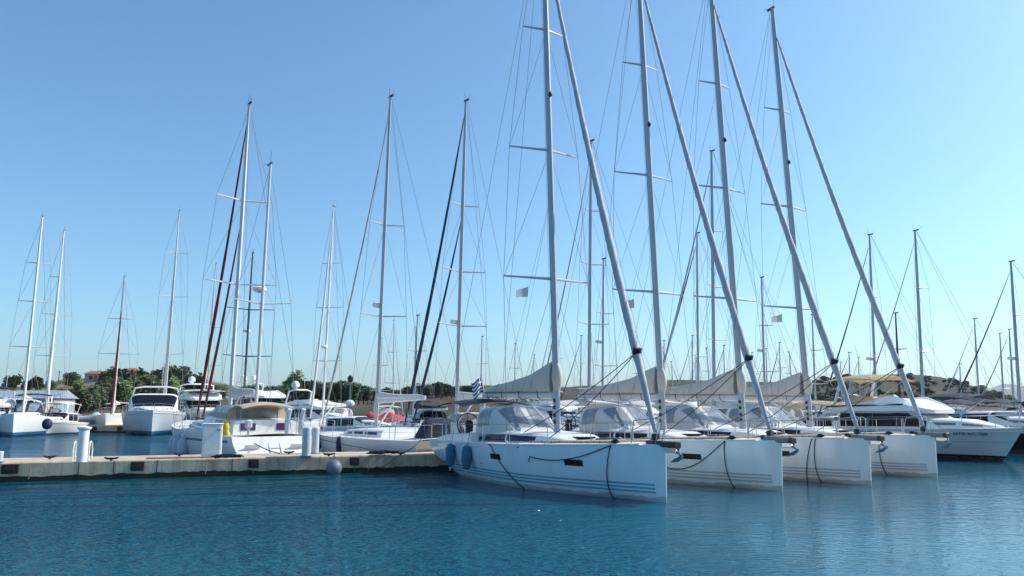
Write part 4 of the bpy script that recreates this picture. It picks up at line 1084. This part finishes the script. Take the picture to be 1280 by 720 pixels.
for q in [i/22 for i in range(23)] + [1.15, 1.35, 1.6]:
    rows.append([land(px, q) for px in cols])
rows.insert(0, [Vector((p.x, p.y-.3, -1)) for p in rows[0]])
mb.grid(rows)
struct('terrain', mb, W['ground'])
# far quay along the left shore
q = thing('quay', 'low concrete quay along the far left shore', 'quay')
ys = lambda px: pw(px, [(-600,77.6),(230,79.5),(420,97)])
rows = []
for px in [-500+i*23 for i in range(41)]:
    Y = ys(px); x = gx(px, Y, 0)
    rows.append([Vector((x,Y,-.6)), Vector((x,Y,.72)), Vector((x,Y+.06,.78)), Vector((gx(px,Y+7,0),Y+7,.78)), Vector((gx(px,Y+7,0),Y+7,-.6))])
mb = MB(); mb.grid(rows); mb.poly(rows[0]); mb.poly(rows[-1][::-1])
obj('concrete_body', mb, W['concrete'], q, True, 30)
for px in (83, 118, 150):
    Y = ys(px); obj('fender_block', MB().box((gx(px,Y,.4), Y-.05, .42), (.5,.14,.4), 0, .03), W['rubber'], q)
# distant mountain
mb = MB(); rows = []
for i in range(41):
    px = 1160 + i*12; Y0 = 4200
    top = gz(pw(px, [(1160,506),(1200,496),(1228,486),(1250,482),(1290,480),(1400,484),(1640,506)]), 5000) + 12*math.sin(i*1.7)
    rows.append([Vector((gx(px, Y, 0), Y, max(-2, top*k))) for Y, k in ((4300,-.02),(4500,.35),(4750,.72),(5000,1),(5400,.6),(6000,-.02))])
mb.grid(rows)
struct('mountain', mb, W['mountain'])

# ------------------------------------------------------------------ trees and shrubs
def crown_mesh(seed, rx, ry, rz, n, leafsz, clumps=9, base=0.0):
    rnd = random.Random(seed); mb = MB(); cl = []
    for k in range(clumps):
        a = rnd.random()*6.28; rr = rnd.random()**.5*.62; zz = rnd.uniform(-.45, .62)
        cl.append((Vector((math.cos(a)*rr*rx, math.sin(a)*rr*ry, zz*rz+base)), rnd.uniform(.34, .55)))
    for k in range(n):
        c, r = rnd.choice(cl)
        d = Vector((rnd.gauss(0,1), rnd.gauss(0,1), rnd.gauss(0,1))).normalized()*(rnd.random()**.45)
        p = c + Vector((d.x*rx*r, d.y*ry*r, d.z*rz*r))
        s = leafsz*rnd.uniform(.6, 1.3)
        u = Vector((rnd.gauss(0,1), rnd.gauss(0,1), rnd.gauss(0,.6))).normalized(); w = u.orthogonal().normalized()
        w = (w + d*.2).normalized()
        mb.add([p-u*s, p+w*s*.55, p+u*s, p-w*s*.55], [(0,1,2,3)])
    return mb
PROTO = {}
def plant(kind, name, label, cat, group, loc, sc, m, rx=1.0, tall=1.0, trunk=True):
    key = (kind, m, trunk)
    if key not in PROTO:
        t = bpy.data.objects.new(name, None)
        sd = len(PROTO)*13+5
        if trunk:
            obj('crown', crown_mesh(sd, 1.25, 1.25, 1.3, 2300, .17, 15, 1.3), W[m], t, False)
            tr = MB().tube([(0,0,-.3),(.04,.02,.6),(-.02,.05,1.3)], [.13,.10,.07], 7)
            for k in range(5):
                a = k*1.3; tr.tube([(0,.03,.9+.08*k),(math.cos(a)*.5,math.sin(a)*.5,1.6+.1*k)], [.05,.02], 5)
            obj('trunk', tr, W['bark'], t)
        else:
            obj('foliage', crown_mesh(sd, 1.2, 1.2, .75, 1100, .15, 10, .5), W[m], t, False)
            st_ = MB()
            for k in range(5):
                a = k*1.25; st_.tube([(0,0,-.2),(math.cos(a)*.4,math.sin(a)*.4,.55)], [.05,.02], 5)
            obj('stem', st_, W['bark'], t)
        PROTO[key] = t; COL.objects.link(t); o = t
    else:
        o = copy_tree(PROTO[key]); o.name = name
    o.location = loc; o.rotation_euler = (0, 0, random.random()*6.28)
    o.scale = (sc*rx, sc*rx, sc*tall)
    tag(o, label, cat, group)
    return o
def on_land(px, py_foot):
    """point of the terrain whose foot shows at py in column px"""
    best = None
    for k in range(60):
        p = land(px, k/59)
        d = p.y*CT+(p.z-H)*ST; up = -p.y*ST+(p.z-H)*CT; y = 360-F*up/d
        if best is None or abs(y-py_foot) < best[0]: best = (abs(y-py_foot), p)
    return best[1]
def tree_px(px, top, foot, m, name, label, cat, group=None, trunk=True, rx=1.0, Y=None):
    p = on_land(px, foot) if Y is None else Vector((gx(px, Y, 3), Y, .7))
    if Y is not None: p.z = gz(foot, Y)
    hgt = (foot-top)/F*p.y
    k = hgt/(2.55 if trunk else 1.25)
    return plant(trunk, name, label, cat, group, p, k, m, rx)
tree_px(87, 466, 484, 'leaf_mid', 'tree', 'round olive green tree alone on the crest of the dry hill', 'tree', None, True, 1.1)
tree_px(98, 475, 495, 'leaf_light', 'tree', 'bright green tree below the round olive tree on the dry slope', 'tree', None, True, .9)
tree_px(308, 482, 500, 'leaf_light', 'tree', 'bright yellow green tree right of the navy mast', 'tree', None, True, 1.0)
tree_px(276, 480, 500, 'leaf_light', 'tree', 'bright yellow green tree between the ketch\'s red furled sails', 'tree', None, True, 1.0)
tree_px(366, 486, 505, 'leaf_light', 'shrub', 'large rounded bright green bush behind the white flybridge yacht', 'shrub', None, False, .95)
G = 'shrubs on the slope behind the far left quay'
for px, top, foot, m in ((72,507,518,'leaf_dark'),(84,503,517,'leaf_mid'),(94,505,518,'leaf_mid'),(104,502,517,'leaf_dark'),(112,504,517,'leaf_mid'),(121,499,514,'leaf_dark'),(131,497,512,'leaf_mid'),(142,495,512,'leaf_mid'),(152,494,510,'leaf_light'),(163,486,506,'leaf_dark'),(172,490,508,'leaf_mid'),(135,479,492,'leaf_dark'),(147,476,488,'leaf_dark'),(158,480,492,'leaf_mid'),(170,478,492,'leaf_mid'),(182,482,496,'leaf_dark'),(195,480,494,'leaf_mid'),(205,478,492,'leaf_dark'),(216,476,492,'leaf_dark'),(228,480,496,'leaf_mid'),(238,484,500,'leaf_dark'),(60,482,490,'leaf_dark'),(45,481,489,'leaf_dark'),(30,482,489,'leaf_mid'),(12,481,490,'leaf_dark'),(214,488,504,'leaf_light'),(186,492,508,'leaf_mid'),(250,490,505,'leaf_mid')):
    lab = {'leaf_dark': 'dark green shrub in the thicket above the far left quay', 'leaf_mid': 'olive green shrub in the thicket above the far left quay', 'leaf_light': 'bright green shrub in the thicket above the far left quay'}[m]
    tree_px(px+random.uniform(-2,2), top+random.uniform(-1.5,1), foot, m, 'shrub', lab, 'shrub', G+' ('+m[5:]+')', False, random.uniform(.9,1.3))
G = 'trees along the far middle shore'
for k in range(34):
    px = 318 + k*4.7 + random.uniform(-2,2)
    top = pw(px, [(318,482),(345,484),(380,478),(420,480),(440,478),(455,482),(475,490)]) + random.uniform(-2,3)
    m = 'leaf_dark' if random.random() < .7 else 'leaf_mid'
    tree_px(px, top, 503, m, 'tree', 'dark evergreen tree in the grove along the middle shore' if m == 'leaf_dark' else 'olive green tree in the grove along the middle shore', 'tree', G+' ('+m[5:]+')', True, random.uniform(.8,1.2), random.uniform(112, 140))
G = 'trees on the low ridge behind the sloops'
for k in range(26):
    px = 472 + k*6.2 + random.uniform(-2,2)
    top = pw(px, [(472,488),(500,484),(520,482),(545,478),(560,483),(640,486)]) + random.uniform(-2,3)
    m = 'leaf_dark' if random.random() < .6 else 'leaf_mid'
    tree_px(px, top, 497, m, 'tree', 'dark tree on the low ridge behind the black furled sails' if m == 'leaf_dark' else 'olive tree on the low ridge behind the black furled sails', 'tree', G+' ('+m[5:]+')', True, random.uniform(.9,1.3), random.uniform(170, 215))
tree_px(516, 480, 496, 'leaf_dark', 'cypress', 'slim dark cypress standing above the low ridge trees', 'tree', None, True, .32, 190)
G = 'scrub bushes on the brown right hill'
for k in range(200):
    px = random.uniform(980, 1270); foot = random.uniform(crest(px)+1, 503)
    tree_px(px, foot-random.uniform(1.6,3.6), foot, 'leaf_dark' if k % 3 else 'leaf_mid', 'bush', 'dark green scrub bush on the brown hill at the right' if k % 3 else 'olive scrub bush on the brown hill at the right', 'bush', G+(' (dark)' if k % 3 else ' (olive)'), False, random.uniform(1.1,2.4))

# houses on the left hill
def house(px, foot, w, d_, hh, m, lab, rz=0, flat=False, Y=None):
    p = on_land(px, foot)
    if Y: p = Vector((gx(px, Y, 3), Y, gz(foot, Y)))
    t = thing('house', lab, 'house', p-Vector((0,0,.6)), rz, 'houses on the left hill')
    wl_ = obj('wall', MB().box((0,0,hh/2+.3), (w,d_,hh+.6)), W[m], t, False)
    if flat: obj('roof', MB().box((0,0,hh+.72), (w+.4,d_+.4,.24), 0, .04), W['tile'], t, False)
    else:
        z0, z1 = hh+.6, hh+.6+d_*.22; a, b = w/2+.35, d_/2+.35
        obj('roof', MB().add([(-a,-b,z0),(a,-b,z0),(a,b,z0),(-a,b,z0),(-a+1.0,0,z1),(a-1.0,0,z1)], [(0,1,5,4),(1,2,5),(2,3,4,5),(3,0,4),(3,2,1,0)]), W['tile'], t, False)
    for k in range(2):
        x = (k-.5)*w*.45
        wd = obj('window', MB().box((x,-d_/2-.01,hh*.55+.3), (.9,.06,1.1)), W['glass'], wl_, False)
        obj('sill', MB().box((x,-d_/2-.06,hh*.55-.3), (1.1,.16,.08)), W['wall_pale'], wd, False)
    obj('door', MB().box((w*.0,-d_/2-.01,1.15), (.9,.06,2.0)), W['wood'], t, False)
house(121, 476, 6.3, 4.2, 2.0, 'wall_tan', 'low tan house left of the rust red furled sail', .1)
house(160, 472, 5.6, 4.2, 2.0, 'wall_tan', 'tan house with tiled roof on the hilltop right of the gulet mast', -.2)
house(170, 477, 4.9, 3.5, 1.8, 'wall_pale', 'pale house lower on the slope above the bow-on motor yacht', .2)
house(150, 477, 4.2, 3.5, 1.7, 'wall_tan', 'small flat roofed tan house right beside the gulet mast', 0, True)
house(236, 484, 5.6, 4.2, 2.0, 'wall_pale', 'pale house half hidden behind the satellite domed yacht', .1, True)
t = thing('boat_shed', 'long blue grey sheet metal shed behind the leftmost boats', 'shed', (gx(38, 96), 96, .7), .05)
obj('wall', MB().box((0,0,1.5), (8,5,3.0)), W['shed'], t, False)
obj('roof', MB().add([(-4.3,-2.9,3.0),(4.3,-2.9,3.0),(4.3,2.9,3.0),(-4.3,2.9,3.0),(-4.3,0,4.0),(4.3,0,4.0)], [(0,1,5,4),(2,3,4,5),(1,2,5),(3,0,4),(3,2,1,0)]), W['shed'], t, False)
obj('door', MB().box((1.2,-2.52,1.25), (2.2,.06,2.4)), W['grey'], t, False)
# poles
for px, top, foot, lab in ((122, 462, 474, 'thin dark utility pole left of the gulet mast'), (154, 462, 471, 'thin dark utility pole right of the gulet mast'), (71, 464, 482, 'thin dark utility pole left of the round olive tree')):
    p = on_land(px, foot); hh = (foot-top)/F*p.y
    t = thing('utility_pole', lab, 'pole', p, 0, 'utility poles on the left hill')
    obj('post', MB().tube([(0,0,-1),(0,0,hh)], [.14,.10], 7), W['bark'], t)
    obj('crossarm', MB().box((0,0,hh-.4), (1.3,.1,.1)), W['bark'], t)
lp = Vector((gx(437, 84, 3), 84, .3)); hh = gz(471, 84)
t = thing('lamp_post', 'slim grey lamp post with dark head before the shore trees', 'lamp post', lp)
obj('post', MB().tube([(0,0,0),(0,0,hh-.5)], [.09,.06], 8), W['grey'], t)
obj('lamp_head', MB().lathe([(.08,-.6),(.28,-.5),(.34,-.1),(.2,.1),(.001,.2)], (0,0,hh-.3), 10), W['black'], t)
obj('globe', MB().ell((.0,0,gz(508,84)), (.55,.4,.42), 12, 8), W['whiteplastic'], t)
# jet skis on the far quay
for k, (px, lab) in enumerate(((91, 'grey covered jet ski on the far quay, left of the pair'), (117, 'pale grey covered jet ski on the far quay, right of the pair'))):
    Y = ys(px)+2.6
    t = thing('jet_ski', lab, 'jet ski', (gx(px, Y, 1), Y, .78), R(20), 'covered jet skis on the quay')
    obj('hull', Hull(3.2,1.2,.6,.5,.6,.1,.8,.1).mesh(12,6), W['grey'], t)
    a = Arch(-1.4,1.3,.5,[(0,.35),(.5,.5),(1,.15)],[(0,.35),(.35,.45),(.6,.85),(.8,.5),(1,.1)],.6,.8)
    obj('cover', a.mesh(), W['greyf' if k else 'grey'], t)
    obj('trolley', MB().box((0,0,.08), (2.4,.9,.1)), W['steel'], t)

# ------------------------------------------------------------------ sea haze
hm = bpy.data.materials.new('sea_haze'); hm.use_nodes = True
hn = hm.node_tree; hn.nodes.clear(); ho_ = hn.nodes.new('ShaderNodeOutputMaterial'); hv = hn.nodes.new('ShaderNodeVolumePrincipled')
hv.inputs['Color'].default_value = (.90, .95, 1, 1); hv.inputs['Density'].default_value = .0001; hv.inputs['Anisotropy'].default_value = .2
hn.links.new(hv.outputs[0], ho_.inputs['Volume'])
hz = obj('haze', MB().box((0, 0, 118), (18600, 18600, 240)), hm, None, False); hz['kind'] = 'stuff'

# ------------------------------------------------------------------ light and sky
AZ, EL = R(73), R(40)
S_ = Vector((math.sin(AZ)*math.cos(EL), math.cos(AZ)*math.cos(EL), math.sin(EL)))
sun = bpy.data.lights.new('sun', 'SUN'); sun.energy = 3.3; sun.angle = R(.53); sun.color = (1, .93, .84)
so = bpy.data.objects.new('sun', sun); COL.objects.link(so); so.rotation_euler = S_.to_track_quat('Z', 'Y').to_euler(); so.location = S_*200
wd = bpy.data.worlds.new('World'); scene.world = wd; wd.use_nodes = True
nt = wd.node_tree; bg = nt.nodes['Background']
sk = nt.nodes.new('ShaderNodeTexSky'); sk.sky_type = 'NISHITA'; sk.sun_disc = False; sk.sun_elevation = EL; sk.sun_rotation = AZ
sk.air_density = 1.06; sk.dust_density = 2.5; sk.ozone_density = 4.8; sk.altitude = 770
# clear sea air is a little less violet than the model's
tint = mix(nt, 1.0, sk.outputs[0], (.79, 1.015, 1.02), 'MULTIPLY')
nt.links.new(tint, bg.inputs[0]); bg.inputs[1].default_value = .12
scene.view_settings.view_transform = 'Standard'; scene.view_settings.look = 'None'; scene.view_settings.exposure = .70; scene.view_settings.gamma = 1
scene.render.engine = 'CYCLES'
scene.cycles.max_bounces = 6
